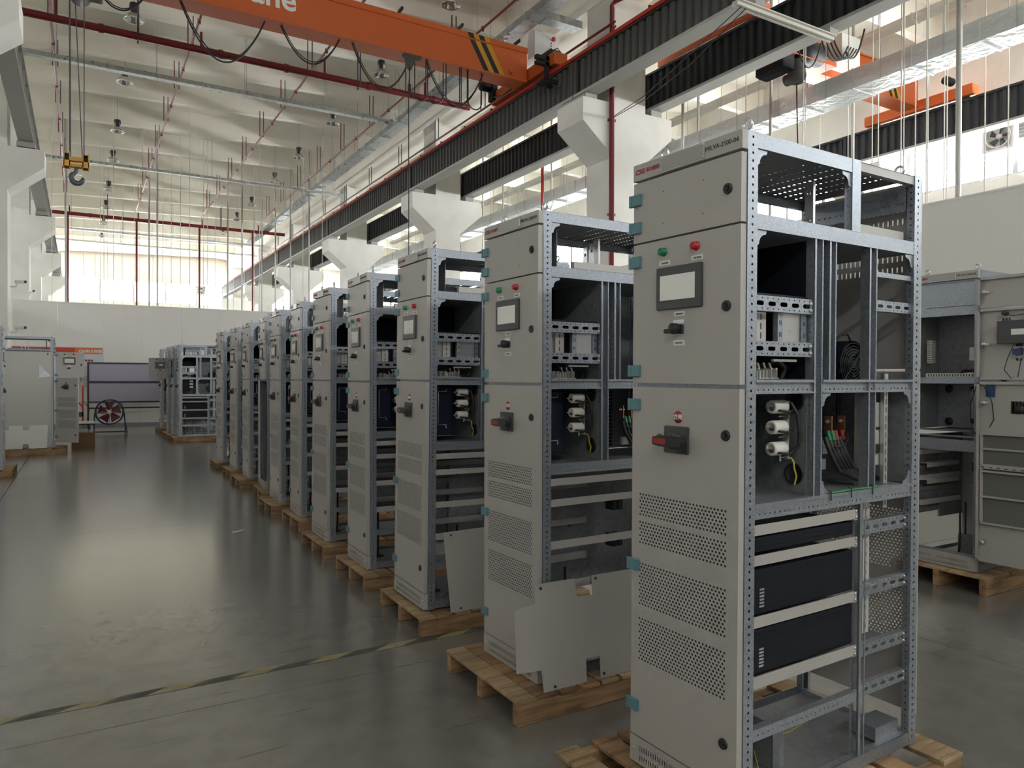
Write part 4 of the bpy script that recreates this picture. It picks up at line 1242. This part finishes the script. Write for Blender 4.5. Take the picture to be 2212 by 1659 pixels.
b.tube([(8.98, 13.6, 8.1), (9.02, 13.4, 8.0), (9.02, 13.3, 7.9), (9.05, 13.25, 7.93)], .015, 6)
b.build('conductor_arm', 'black', cr)
b = MB()
for k in range(3): b.tube([(8.95, 14.7+.02*k, 8.6), (8.85, 15.1, 8.42+.02*k), (8.9, 15.6, 8.46), (8.95, 16.1, 8.62)], .018, 6)
b.build('carriage_cable', 'wire', cr)
b = MB().box(-1.38, -1.02, 13.45, 16.35, 8.37, 8.70, bevel=.01); b.build('end_carriage', 'orange', cr)
def swag(b, xa, xb, za, zb, sag, y, r, n=14, n2=6):
    pts = []
    for k in range(n+1):
        t = k/n; pts.append((xa+(xb-xa)*t, y, za+(zb-za)*t-sag*4*t*(1-t)))
    b.tube(pts, r, n2)
zc = gz0-.03
for xa, xb, sag in ((.17, 1.04, .42), (1.57, 3.07, .95), (3.37, 4.54, .62), (4.80, 5.99, .70), (6.45, 7.85, .85)):
    b = MB(); swag(b, xa, xb, zc, zc-(.25 if xb == 5.99 else 0), sag, 14.62, .016); swag(b, xa+.02, xb, zc, zc-(.25 if xb == 5.99 else 0), sag*.94, 14.60, .010)
    b.build('festoon_cable', 'wire', cr)
for xa, xb, dz in ((6.16, 6.42, .92), (6.46, 6.83, .90), (6.90, 7.23, .90), (7.27, 7.42, .88), (7.44, 7.78, .86)):
    b = MB(); r_ = (xb-xa)/2; pts = [(xa, 14.55, zc), (xa, 14.55, zc-dz+r_)]
    pts += [(xa+r_-r_*math.cos(a), 14.55, zc-dz+r_-r_*math.sin(a)) for a in [PI*k/8 for k in range(1, 8)]]
    pts += [(xb, 14.55, zc-dz+r_), (xb, 14.55, zc)]
    b.tube(pts, .013, 6); b.build('festoon_loop', 'wire', cr)
b = MB().prism([(5.90, zc), (6.20, zc), (6.08, zc-.30), (6.02, zc-.30)], 'y', 14.52, 14.60); b.box(5.9, 6.3, 14.50, 14.62, zc-.05, zc)
b.build('cable_trolley', 'corr', cr)
b = MB().tube([(6.03, 14.5, zc-.28), (6.00, 14.5, 7.7), (6.02, 14.5, 1.6)], .011, 6); b.box(5.97, 6.07, 14.46, 14.54, 1.2, 1.62, bevel=.01); b.box(5.99, 6.04, 14.47, 14.53, 7.62, 7.78)
b.build('pendant_control', 'wire', cr)
b = MB().box(-.45, .35, 14.35, 15.1, 8.22, 8.42, bevel=.03); b.lathe([(0, -.5), (.17, -.5), (.17, .5), (0, .5)], (0, 14.72, 8.33), 'y', 16)
b.build('hoist', 'corr', cr)
# hook block hanging from the hoist
hb = empty('hook_block', (-.06, 14.7, 5.12), label='yellow hook block with dark hook hanging from ropes at upper left', cat='hook')
for sx in (-1, 1):
    b = MB(); xa = sx*.14
    b.box(xa-.05, xa-.035, -.11, .11, .02, .27, bevel=.004); b.box(xa+.035, xa+.05, -.11, .11, .02, .27, bevel=.004); b.box(xa-.05, xa+.05, -.11, -.09, .02, .12); b.box(xa-.05, xa+.05, .09, .11, .02, .27)
    b.build('sheave_housing', 'yellow', hb)
    MB().lathe([(0, -.03), (.11, -.03), (.095, 0), (.11, .03), (0, .03)], (xa, 0, .16), 'x', 20).build('sheave', 'blackmetal', hb)
b = MB().box(-.09, .09, -.05, .05, .13, .20, bevel=.01); b.box(-.09, .09, -.07, .07, .03, .08, bevel=.01); b.build('crosshead', 'yellow', hb)
pts, rad = [], []
pts += [(0, 0, .06), (0, 0, 0), (0, 0, -.03)]; rad += [.028, .030, .034]
for k in range(13):
    a = R(110+k*22); pts.append((.0+.088*math.cos(a)+.01, 0, -.15+.088*math.sin(a))); rad.append(.034+.014*math.sin(PI*min(1, k/11.)) if k < 12 else .018)
MB().tube(pts, rad, 10).build('hook', 'hookm', hb)
MB().box(-.01, .085, -.006, .006, -.10, -.085).build('safety_latch', 'steel', hb)
for x, x2 in ((-.10, -.10), (-.085, -.09), (.09, -.02), (.115, .12)):
    MB().tube([(x, 0, .2), (x2, 0, 3.1)], .0085, 6).build('wire_rope', 'corr', hb)

# ------------------------------------------------------------------ crane of the next bay
c2 = empty('overhead_crane', (0, 0, 0), label='orange overhead crane in the next bay behind the ducts, upper right', cat='crane')
MB().box(11.25, 18.2, 10.7, 11.1, 8.45, 9.2).build('girder', 'orange', c2)
MB().box(11.25, 18.2, 10.66, 11.14, 9.2, 9.24).build('girder_cap', 'orange', c2)
MB().box(11.25, 18.2, 10.66, 11.14, 8.42, 8.45).build('girder_flange', 'orange', c2)
b = MB(); stripes_on(b, 16.7, 10.695, 8.47, 9.19, 4, .11, .34); b.build('hazard_stripes', ['blackprint', 'yellow'], c2)
for x, sx in ((11.0, 1), (18.42, 1)):
    e = MB().box(x, x+.3, 9.5, 12.3, 8.42, 8.68, bevel=.01).build('end_carriage', 'orange', c2)
    for y in (9.75, 12.05): MB().lathe([(0, -.06), (.14, -.06), (.14, .06), (0, .06)], (x+.15, y, 8.50), 'x', 18).build('wheel', 'corr', e)
    MB().lathe([(0, -.16), (.10, -.16), (.10, .12), (0, .14)], (x-.10, 10.0, 8.85), 'x', 16).build('travel_motor', 'blackmetal', c2)
h2 = MB().box(14.17, 14.8, 10.0, 10.45, 8.45, 9.05, bevel=.01).build('control_box', 'label', c2)
MB().add([(14.62, 9.997, 8.70), (14.70, 9.997, 8.70), (14.66, 9.997, 8.78)], [(0, 1, 2)]).build('warning_sticker', 'wireyg', h2)
b = MB().box(12.5, 14.2, 10.15, 10.6, 8.35, 8.45); b.box(12.9, 13.8, 10.2, 10.7, 8.75, 8.95); b.build('hoist_frame', 'orange', c2)
MB().lathe([(0, -.45), (.24, -.45), (.24, .45), (0, .45)], (13.35, 10.3, 8.55), 'x', 20).build('hoist_drum', 'blackmetal', c2)
b = MB().box(12.28, 12.62, 10.0, 10.7, 7.85, 8.5, bevel=.06); b.build('hoist_motor', 'blackmetal', c2)
b = MB().lathe([(0, -.25), (.14, -.25), (.2, -.12), (.16, .2), (0, .25)], (12.95, 10.2, 8.02), 'z', 16); b.lathe([(0, -.2), (.12, -.2), (.12, .2), (0, .2)], (12.75, 10.1, 7.80), 'y', 14); b.build('hoist_gearbox', 'corr', c2)
b = MB()
for k in range(4):
    swag(b, 13.3+.15*k, 14.3+.1*k, 8.9, 8.75, .5-.05*k, 9.95, .016); 
swag(b, 14.2, 14.85, 8.6, 9.25, .35, 9.93, .02); swag(b, 12.6, 13.4, 8.5, 8.6, .55, 9.95, .016)
b.build('festoon_cable', 'wire', c2)
b = MB().tube([(12.95, 10.2, 7.8), (12.98, 10.2, 6.9), (13.05, 10.2, 5.6)], .014, 6); b.build('pendant_control', 'wire', c2)
b = MB().box(8.75, 11.1, 7.98, 8.03, 7.34, 7.39); b.box(8.75, 11.1, 7.93, 8.09, 7.39, 7.41); b.box(8.75, 11.1, 8.05, 8.09, 7.33, 7.39)
o = b.build('festoon_rail', 'rodlight'); tag(o, 'pale aluminium rail hung under the two crane beams at top right', 'rail')
for x in (9.08, 10.9): MB().box(x, x+.22, 7.92, 8.20, 7.41, 7.52).build('rail_bracket', 'rod', o)
b = MB().tube([(8.85, 8.0, 7.33), (9.05, 9.4, 7.12), (9.4, 10.9, 7.02), (9.70, 12.22, 7.08)], .008, 5); b.tube([(8.95, 8.0, 7.33), (9.15, 9.4, 7.02), (9.45, 10.9, 6.97), (9.70, 12.22, 7.06)], .008, 5)
tag(b.build('signal_cable', 'wire'), 'thin black cables sagging from the aluminium rail to the nearest column', 'cable')

# ------------------------------------------------------------------ high bay lamps
def lamp_thing(x, y, z, label, group):
    root = empty('high_bay_lamp', (x, y, z), label=label, cat='lamp', group=group)
    b = MB().lathe([(.05, .20), (.09, .18), (.16, .10), (.20, .03), (.215, 0), (.21, 0), (.19, .03), (.15, .09), (.08, .165), (0, .17)], (0, 0, 0), 'z', 24)
    b.build('reflector', 'alu', root)
    b = MB().lathe([(0, .19), (.075, .19), (.08, .24), (.10, .26), (.10, .38), (.09, .40), (0, .40)], (0, 0, 0), 'z', 18)
    for k in range(10):
        a = 2*PI*k/10; b.tube([(.095*math.cos(a), .095*math.sin(a), .26), (.095*math.cos(a), .095*math.sin(a), .38)], .008, 4)
    b.build('driver_housing', 'black', root)
    MB().tube([(0, 0, .40), (0, 0, 11.27-z)], .006, 5).build('suspension', 'rod', root)
    MB().lathe([(0, .14), (.035, .13), (.045, .10), (.035, .05), (0, .04)], (0, 0, 0), 'z', 12).build('bulb', 'label', root)
    return root
YL = [13.9, 18.9, 23.1, 27.9, 31.8, 36.9, 41.0, 45.3, 49.6]
for i, y in enumerate(YL):
    if i == 0: y = 14.7
    lamp_thing(1.09, y+.4*(i > 0), 9.9, 'high bay lamp with black housing, %s of the left lamp line' % ordn[min(i, 7)] if i < 7 else 'high bay lamp at the far end of the left lamp line, %s one' % ('nearer' if i == 7 else 'farther'), 'high bay lamps')
for i, y in enumerate([14.87, 19.25, 23.75, 28.1, 32.1, 36.95, 40.8, 45.3]):
    lamp_thing(7.16, y, 9.9, 'high bay lamp with black housing, %s of the right lamp line' % ordn[i], 'high bay lamps')
lamp_thing(14.9, 19.0, 9.6, 'high bay lamp in the next bay seen between the columns', 'high bay lamps')

# ------------------------------------------------------------------ pipes
sp = [(-.57, 'leftmost'), (2.35, 'second from left'), (5.30, 'third from left'), (8.10, 'fourth from left')]
for x, l in sp:
    root = MB().tube([(x, 12.0, 9.72), (x, 40.6, 9.72)], .028, 8).build('sprinkler_pipe', 'pipe'); tag(root, 'thin red sprinkler pipe under the roof ribs, %s' % l, 'pipe', 'sprinkler pipes')
    for k in range(9):
        y = 13.6+3.03*k
        for dx, mt in ((-.06, 'pipe'), (.06, 'corr')): MB().box(x+dx-.012, x+dx+.012, y-.012, y+.012, 9.72, roofz(x)).build('pipe_hanger', mt, root)
    for k in range(8): MB().tube([(x, 15.1+3.03*k, 9.76), (x, 15.1+3.03*k, 9.66)], .036, 8).build('coupling', 'pipe', root)
root = MB().tube([(9.55, 12.0, 8.95), (9.55, 48, 8.95)], .028, 8).build('sprinkler_pipe', 'pipe'); tag(root, 'thin red sprinkler pipe above the crane beam beside the columns', 'pipe', 'sprinkler pipes')
for k in range(10):
    for dy in (0, .25): MB().box(9.54, 9.56, 14.6+3.03*k+dy, 14.63+3.03*k+dy, 8.97, 9.6).build('pipe_hanger', 'corr', root)
for y, z, l in ((18.7, 9.3, 'thick red main pipe crossing the roof, nearer one'), (40.72, 9.35, 'thick red main pipe crossing the roof, farther one with droppers')):
    root = MB().tube([(-1.6, y, z), (9.6, y, z)], .085, 12).build('fire_main_pipe', 'pipe'); tag(root, l, 'pipe', 'red main pipes')
    for x in (.4, 2.9, 4.45, 6.6, 8.5): MB().tube([(x-.05, y, z), (x+.05, y, z)], .105, 12).build('coupling', 'pipe', root)
    for x, l in sp: MB().tube([(x+.12, y, z), (x+.12, y, 9.72)], .03, 8).build('riser', 'pipe', root)
    for x in (1.15, 6.35):
        MB().box(x-.03, x+.0, y-.12, y-.09, z-.12, 10.45).build('pipe_hanger', 'corr', root)
        MB().box(x-.03, x+.0, y+.09, y+.12, z-.12, 10.45).build('pipe_hanger', 'corr', root)
    if y > 30:
        for x in (-.52, 2.4, 5.29, 7.93): MB().tube([(x, y, z), (x, y, 2.5)], .05, 8).build('dropper', 'pipe', root)
o = MB().tube([(9.70, 12.28, 0), (9.70, 12.28, 9.45), (9.74, 12.2, 9.52), (9.9, 11.3, 9.5), (10.3, 10.4, 9.5)], .055, 10).build('fire_riser_pipe', 'pipe'); tag(o, 'dark red riser pipe fixed in front of the nearest T-shaped column', 'pipe')
for z in (2.5, 5, 7, 9): MB().box(9.63, 9.80, 12.27, 12.34, z, z+.05).build('pipe_clamp', 'pipe', o)
o = MB().tube([(12.5, 19.3, 0), (12.5, 19.3, 8.5)], .05, 8).build('fire_riser_pipe', 'railred'); tag(o, 'bright red riser pipe in the next bay between the first two columns', 'pipe')
o = MB().tube([(17.6, 2, 8.9), (17.6, 30, 8.9)], .035, 8).build('sprinkler_pipe', 'pipe'); tag(o, 'thin red sprinkler pipe along the far side of the next bay', 'pipe', 'sprinkler pipes')
for y in (7.5, 10.4, 13.5): MB().box(17.59, 17.61, y, y+.02, 8.9, 10.4).build('pipe_hanger', 'pipe', o)
o = MB().tube([(11.9, 4, 9.2), (11.9, 55, 9.2)], .03, 8).build('sprinkler_pipe', 'pipe'); tag(o, 'thin red sprinkler pipe behind the T-shaped columns', 'pipe', 'sprinkler pipes')
o = MB().tube([(11.3, 12.0, 8.55), (11.3, 40, 8.55)], .025, 8).build('sprinkler_pipe', 'pipe'); tag(o, 'thin red pipe just over the rear crane beam', 'pipe', 'sprinkler pipes')

# ------------------------------------------------------------------ cable trunking and ducts
def duct(name, axis, a0, a1, c0, c1, z0, z1, step, label, matn, group, hang=True):
    root = None
    a = a0; i = 0
    root = empty(name, (0, 0, 0), label=label, cat='duct', group=group)
    while a < a1-.01:
        b_ = min(a+step, a1)
        bx = (a, b_-.004, c0, c1) if axis == 'x' else (c0, c1, a, b_-.004)
        s = MB().box(*bx, z0, z1).build('duct_section', matn, root)
        fx = (a-.015, a+.015, c0-.015, c1+.015) if axis == 'x' else (c0-.015, c1+.015, a-.015, a+.015)
        MB().box(*fx, z0-.015, z1+.015).build('joint_flange', matn, root)
        if hang:
            for q in (c0-.02, c1+.02):
                p = (a+step/2, q) if axis == 'x' else (q, a+step/2)
                MB().tube([(p[0], p[1], z0-.02), (p[0], p[1], 11.27)], .007, 5).build('hanger_rod', 'rod', root)
        a = b_
    return root
duct('cable_trunking', 'x', -1.6, 8.25, 20.88, 21.08, 9.25, 9.36, 2.2, 'galvanised cable trunking crossing the roof beyond the first red pipe', 'duct', 'galvanised trunking runs')
duct('cable_trunking', 'x', -1.6, 9.6, 30.35, 30.5, 9.25, 9.34, 2.4, 'galvanised cable trunking crossing the roof, second from the camera', 'duct', 'galvanised trunking runs')
duct('cable_trunking', 'x', -1.6, 9.6, 44.2, 44.4, 9.2, 9.3, 2.4, 'pale trunking crossing the roof just behind the far red pipe', 'insulw', 'galvanised trunking runs')
duct('cable_trunking', 'x', -1.6, 9.6, 47.9, 48.1, 9.2, 9.3, 2.4, 'pale trunking crossing the roof, farthest of all', 'insulw', 'galvanised trunking runs')
duct('ventilation_duct', 'y', 12.2, 45.2, 8.42, 8.76, 9.42, 9.58, 1.5, 'long galvanised duct running along the right side of the roof', 'duct', 'ventilation ducts')
for x0, y, l in ((8.64, 13.4, 'nearest'),):
    duct('ventilation_duct', 'x', 8.78, 9.74, y, y+.3, 9.42, 9.58, 1.2, 'short duct branch from the long duct to the columns', 'duct', 'ventilation ducts', False)
duct('ventilation_duct', 'y', 2.0, 40, 13.38, 14.10, 7.40, 7.78, 1.2, 'large foil-clad rectangular duct in the next bay, upper right', 'insulw', 'ventilation ducts')
duct('cable_trunking', 'y', 2.0, 40, 15.4, 15.7, 9.3, 9.42, 2.4, 'pale cable trunking above the large duct in the next bay', 'rodlight', 'galvanised trunking runs', False)
for y, x0, x1, l in ((11.2, 14.3, 17.0, 'nearer'), (12.1, 14.3, 17.0, 'farther')):
    o = MB().box(x0, x1, y, y+.05, 9.32, 9.37).build('strut_channel', 'rod'); tag(o, 'galvanised strut crossing above the second crane, %s one' % l, 'strut')

# ------------------------------------------------------------------ hanging rods
RODS_A = [(-0.84, 29.48, 0), (-0.46, 31.03, 1), (0.67, 32.66, 0), (0.8, 33.26, 0), (0.91, 26.6, 0), (1.63, 37.51, 0), (2.26, 40.04, 0), (2.52, 40.96, 0), (2.45, 33.71, 1), (2.6, 31.82, 1), (3.29, 37.42, 0), (3.42, 35.11, 0), (3.19, 29.55, 0), (3.15, 26.6, 0), (4.0, 29.67, 0), (4.15, 29.77, 0), (5.79, 38.96, 0), (5.58, 34.05, 1), (5.6, 30.85, 1), (6.46, 32.85, 0), (5.65, 27.76, 0), (8.26, 39.97, 1), (8.24, 36.79, 1), (8.28, 33.96, 1), (7.67, 29.45, 0), (8.30, 30.87, 1), (7.63, 26.6, 0), (4.7, 39.62, 0), (0.14, 45.99, 0), (0.7, 46.98, 0), (1.28, 45.95, 0), (3.58, 46.63, 0), (7.35, 42.91, 0), (5.74, 45.31, 0)]
RODS_B = [(12.0, 12.57, 1), (14.3, 14.4, 1), (13.0, 11.6, 0), (13.3, 11.16, 1), (12.5, 9.68, 0), (13.0, 10.02, 0), (15.0, 10.3, 1), (14.4, 10.0, 0), (14.4, 9.3, 0), (14.5, 9.5, 0), (13.0, 7.95, 0), (13.3, 8.08, 0), (14.3, 8.45, 0), (13.0, 7.48, 0), (14.3, 8.2, 0), (15.0, 8.27, 0), (15.3, 8.38, 0), (12.5, 6.66, 2), (14.5, 7.25, 0), (14.3, 6.76, 0), (14.3, 26.6, 1), (15.0, 26.97, 0), (14.5, 25.27, 1), (13.2, 21.9, 0), (14.3, 21.5, 1), (13.0, 18.68, 0), (15.0, 11.6, 0), (16.0, 11.9, 0)]
RM = [MB().tube([(0, 0, 0), (0, 0, 1)], r, 6).mesh('hanging_rod', m) for r, m in ((.011, 'rodlight'), (.035, 'rod'), (.045, 'rod'))]
for lst, grp, place_ in ((RODS_A, 'hanging rods beyond the back partition', 'beyond the back partition'), (RODS_B, 'hanging rods in the next bay', 'in the next bay at right')):
    for x, y, t in lst:
        z0 = 3.95 if t == 2 else 3.2
        o = link('hanging_rod', RM[t], None, (x, y, z0)); o.scale = (1, 1, 11.27-z0)
        lab = ('thin pale drop cord hanging from the roof ' if t == 0 else 'grey conduit rod hanging from the roof ')+place_
        if t == 2: lab = 'thickest grey conduit dropping from the roof to the right partition'
        tag(o, lab, 'rod' if t else 'cord', grp+(' thin' if t == 0 else '') if t != 2 else None)

# ------------------------------------------------------------------ cameras, wall fans, far wall things
def cctv(loc, rz, label):
    root = empty('security_camera', loc, (0, 0, R(rz)), label, 'camera')
    MB().box(-.13, .13, -.045, .045, -.04, .04, bevel=.015).build('camera_body', 'label', root)
    MB().lathe([(0, .02), (.035, .02), (.035, 0)], (.13, 0, 0), 'x', 14).build('lens', 'black', root)
    MB().tube([(-.10, 0, -.03), (-.12, 0, -.12), (-.28, 0, -.12)], .018, 6).build('bracket', 'label', root)
cctv((-1.33, 22.6, 3.98), -35, 'white security camera on the left column above the partition')
cctv((-1.33, 22.5, 2.80), -35, 'white security camera low on the left column above the cabinets')
cctv((-1.5, 31.15, 4.6), -60, 'small white security camera on the second left column')
def wall_fan(loc, rz, label):
    root = empty('wall_fan', loc, (0, 0, R(rz)), label, 'fan')
    b = MB(); b.box(-.36, .36, 0, .22, -.36, -.30); b.box(-.36, .36, 0, .22, .30, .36); b.box(-.36, -.30, 0, .22, -.30, .30); b.box(.30, .36, 0, .22, -.30, .30)
    b.box(-.3, .3, .18, .2, -.3, .3); b.build('fan_housing', 'label', root)
    b = MB(); b.tube([(.28*math.cos(a), .0, .28*math.sin(a)) for a in [2*PI*k/28 for k in range(28)]], .018, 6, close=True); b.build('fan_ring', 'label', root)
    b = MB()
    for k in range(5):
        a = 2*PI*k/5; b.quad((.05*math.cos(a), .08, .05*math.sin(a)), (.25*math.cos(a-.25), .06, .25*math.sin(a-.25)), (.25*math.cos(a+.35), .12, .25*math.sin(a+.35)), (.05*math.cos(a+.8), .12, .05*math.sin(a+.8)))
    b.build('fan_blade', 'corr', root)
    MB().lathe([(0, .02), (.06, .03), (.07, .1)], (0, 0, 0), 'y', 16).build('fan_hub', 'label', root)
wall_fan((19.45, 9.43, 7.55), -90, 'white wall fan mounted at the right windows')
wall_fan((7.9, 59.9, 8.15), 0, 'small white wall fan at the far end windows')
o = MB().box(19.3, 19.6, 8.3, 8.9, 7.3, 8.0).build('air_unit', 'label'); tag(o, 'white unit with louvres beside the right wall fan', 'unit')
for k in range(8): MB().box(19.28, 19.30, 8.32, 8.88, 7.34+k*.08, 7.39+k*.08).build('louvre', 'rod', o)

# ------------------------------------------------------------------ poster, board, fan, bench, box
po = empty('notice_board', (0, 0, 0), label='large white notice board with red and orange band on the back partition', cat='notice board')
MB().box(-1.75, .62, 26.03, 26.09, 1.28, 2.47).build('board_panel', 'poster', po)
MB().box(-1.75, -.15, 26.02, 26.03, 2.25, 2.44).build('red_band', 'posterred', po)
MB().box(-.15, .58, 26.02, 26.03, 2.25, 2.44).build('orange_band', 'posterorange', po)
text('CSG科大智能', .105, 'whiteprint', po, (.26, 26.015, 2.33), (1, 0, 0), (0, 0, 1), bold=.002)
b = MB(); 
for k in range(4): b.box(.05+.075*k, .105+.075*k, 26.02, 26.03, 2.02, 2.08)
b.build('red_heading', 'redprint', po)
b = MB()
for k in range(6): b.box(.0, .42, 26.02, 26.03, 1.95-.10*k, 1.955-.10*k)
b.box(0, .02, 26.02, 26.03, 1.4, 1.955)
b.build('table_lines', 'darkgrey', po)
wb = empty('board_stand', (0, 0, 0), label='dark framed lilac board stand in front of the back partition', cat='board')
for z0, z1 in ((.80, 1.36), (1.42, 1.94)): MB().box(.22, 2.14, 25.28, 25.31, z0, z1).build('board_panel', 'lilac', wb)
for z in (1.94, 1.36, .76, .58): MB().box(.22, 2.14, 25.26, 25.33, z, z+.045 if z != 1.36 else z+.06).build('cross_bar', 'boardframe', wb)
for x in (.17, 2.14): MB().box(x, x+.05, 25.26, 25.33, 0, 1.99).build('leg', 'boardframe', wb); MB().box(x, x+.05, 25.0, 25.6, 0, .04).build('foot', 'boardframe', wb)
fn = empty('floor_fan', (.67, 22.4, 0), (0, 0, R(-8)), 'dark blue industrial floor fan with maroon blades before the board', 'fan')
b = MB(); 
for y in (-.09, .09): b.tube([(.33*math.cos(a), y, .60+.33*math.sin(a)) for a in [2*PI*k/36 for k in range(36)]], .016, 6, close=True)
b.lathe([(.325, -.09), (.325, .09)], (0, 0, .60), 'y', 36); b.build('fan_ring', 'blue', fn)
for k in range(5):
    a = 2*PI*k/5+.3; b = MB()
    v = [(.07*math.cos(a-.3), -.03, .60+.07*math.sin(a-.3)), (.29*math.cos(a-.42), -.05, .60+.29*math.sin(a-.42)), (.30*math.cos(a+.46), .05, .60+.30*math.sin(a+.46)), (.07*math.cos(a+.8), .03, .60+.07*math.sin(a+.8))]
    b.add(v+[(x, y+.004, z) for x, y, z in v], [(0, 1, 2, 3), (7, 6, 5, 4), (0, 4, 5, 1), (1, 5, 6, 2), (2, 6, 7, 3), (3, 7, 4, 0)]); b.build('fan_blade', 'maroon', fn)
MB().lathe([(0, -.07), (.045, -.06), (.05, .08), (0, .1)], (0, 0, .60), 'y', 16).build('fan_hub', 'label', fn)
for sx in (-1, 1):
    MB().tube([(sx*.35, 0, .58), (sx*.37, 0, .3), (sx*.40, -.25, .012)], .016, 6).build('leg', 'blue', fn); MB().tube([(sx*.36, 0, .4), (sx*.40, .25, .012)], .016, 6).build('leg', 'blue', fn)
b = MB().tube([(-.40, -.25, .08), (.40, -.25, .08)], .014, 6).build('cross_bar', 'blue', fn); MB().tube([(-.40, .2, .06), (.40, .2, .06)], .014, 6).build('cross_bar', 'blue', fn)
MB().tube([(-.33, .0, .6), (.33, 0, .6)], .008, 6).build('support_bar', 'rod', fn); MB().tube([(0, 0, .27), (0, 0, .93)], .008, 6).build('support_bar', 'rod', fn)
tb = empty('work_bench', (.05, 20.2, 0), label='low white-topped work bench behind the cardboard box', cat='bench')
MB().box(-.25, .24, 0, .5, .42, .46, bevel=.006).build('bench_top', 'label', tb)
MB().box(-.24, .23, .01, .49, .395, .42).build('bench_frame', 'blackmetal', tb)
for x in (-.2, .17):
    for y in (.04, .44): MB().box(x, x+.04, y, y+.04, 0, .395).build('leg', 'rod', tb)
MB().box(-.1, .1, .15, .4, .0, .3).build('storage_drum', 'galv', tb)
rk = empty('red_press', (.0, 22.2, 0), label='red machine frame standing beyond the open doors at left', cat='machine')
MB().box(.03, .07, 0, .05, .0, 1.3).build('upright', 'railred', rk); MB().tube([(.05, 0, .75), (-.15, 0, 1.0), (-.25, 0, 1.0)], .02, 6).build('arm', 'railred', rk)
MB().box(-.1, .15, -.05, .15, .02, .12).build('base', 'corr', rk); MB().box(-.12, .06, 0, .1, .5, .62).build('motor', 'corr', rk); MB().tube([(.08, 0, .9), (.2, 0, .7), (.15, 0, .4), (.22, 0, .15)], .01, 5).build('hose', 'wire', rk)
MB().box(.035, .065, .01, .04, 1.3, 1.42).build('tip', 'copper', rk)
bo = empty('cardboard_box', (.05, 18.22, 0), label='plain brown cardboard box on the floor before the bench', cat='box')
MB().box(-.22, .22, 0, .34, 0, .33).build('box_body', 'cardboard', bo)
MB().box(-.22, .22, 0, .168, .33, .334).build('flap', 'cardboard', bo); MB().box(-.22, .22, .172, .34, .33, .334).build('flap', 'cardboard', bo)

# ------------------------------------------------------------------ worn hazard tape on the floor
b = MB(); x = -2.4; k = 0; ln = .19
while x < 4.2:
    if random.random() > .05:
        g0 = random.uniform(0, .02); g1 = random.uniform(0, .02)
        b.quad((x+g0, 3.905+random.uniform(0, .006), .0008), (x+ln*.97, 3.905, .0008), (x+ln*.97+.13-g1, 3.972, .0008), (x+.13, 3.972-random.uniform(0, .01), .0008), k % 2)
    x += ln; k += 1
o = b.build('floor_tape', ['tapey', 'tapek']); tag(o, 'worn yellow and black hazard tape stripe on the grey floor', 'tape')
# clutter bits in cabinets further back: small offcut on the floor
o = MB().prism([(1.30, 7.60), (1.42, 7.68), (1.41, 7.70), (1.29, 7.63)], 'z', .0005, .003).build('paper_scrap', 'paper'); tag(o, 'tiny pale scrap lying on the floor beside the row', 'scrap')
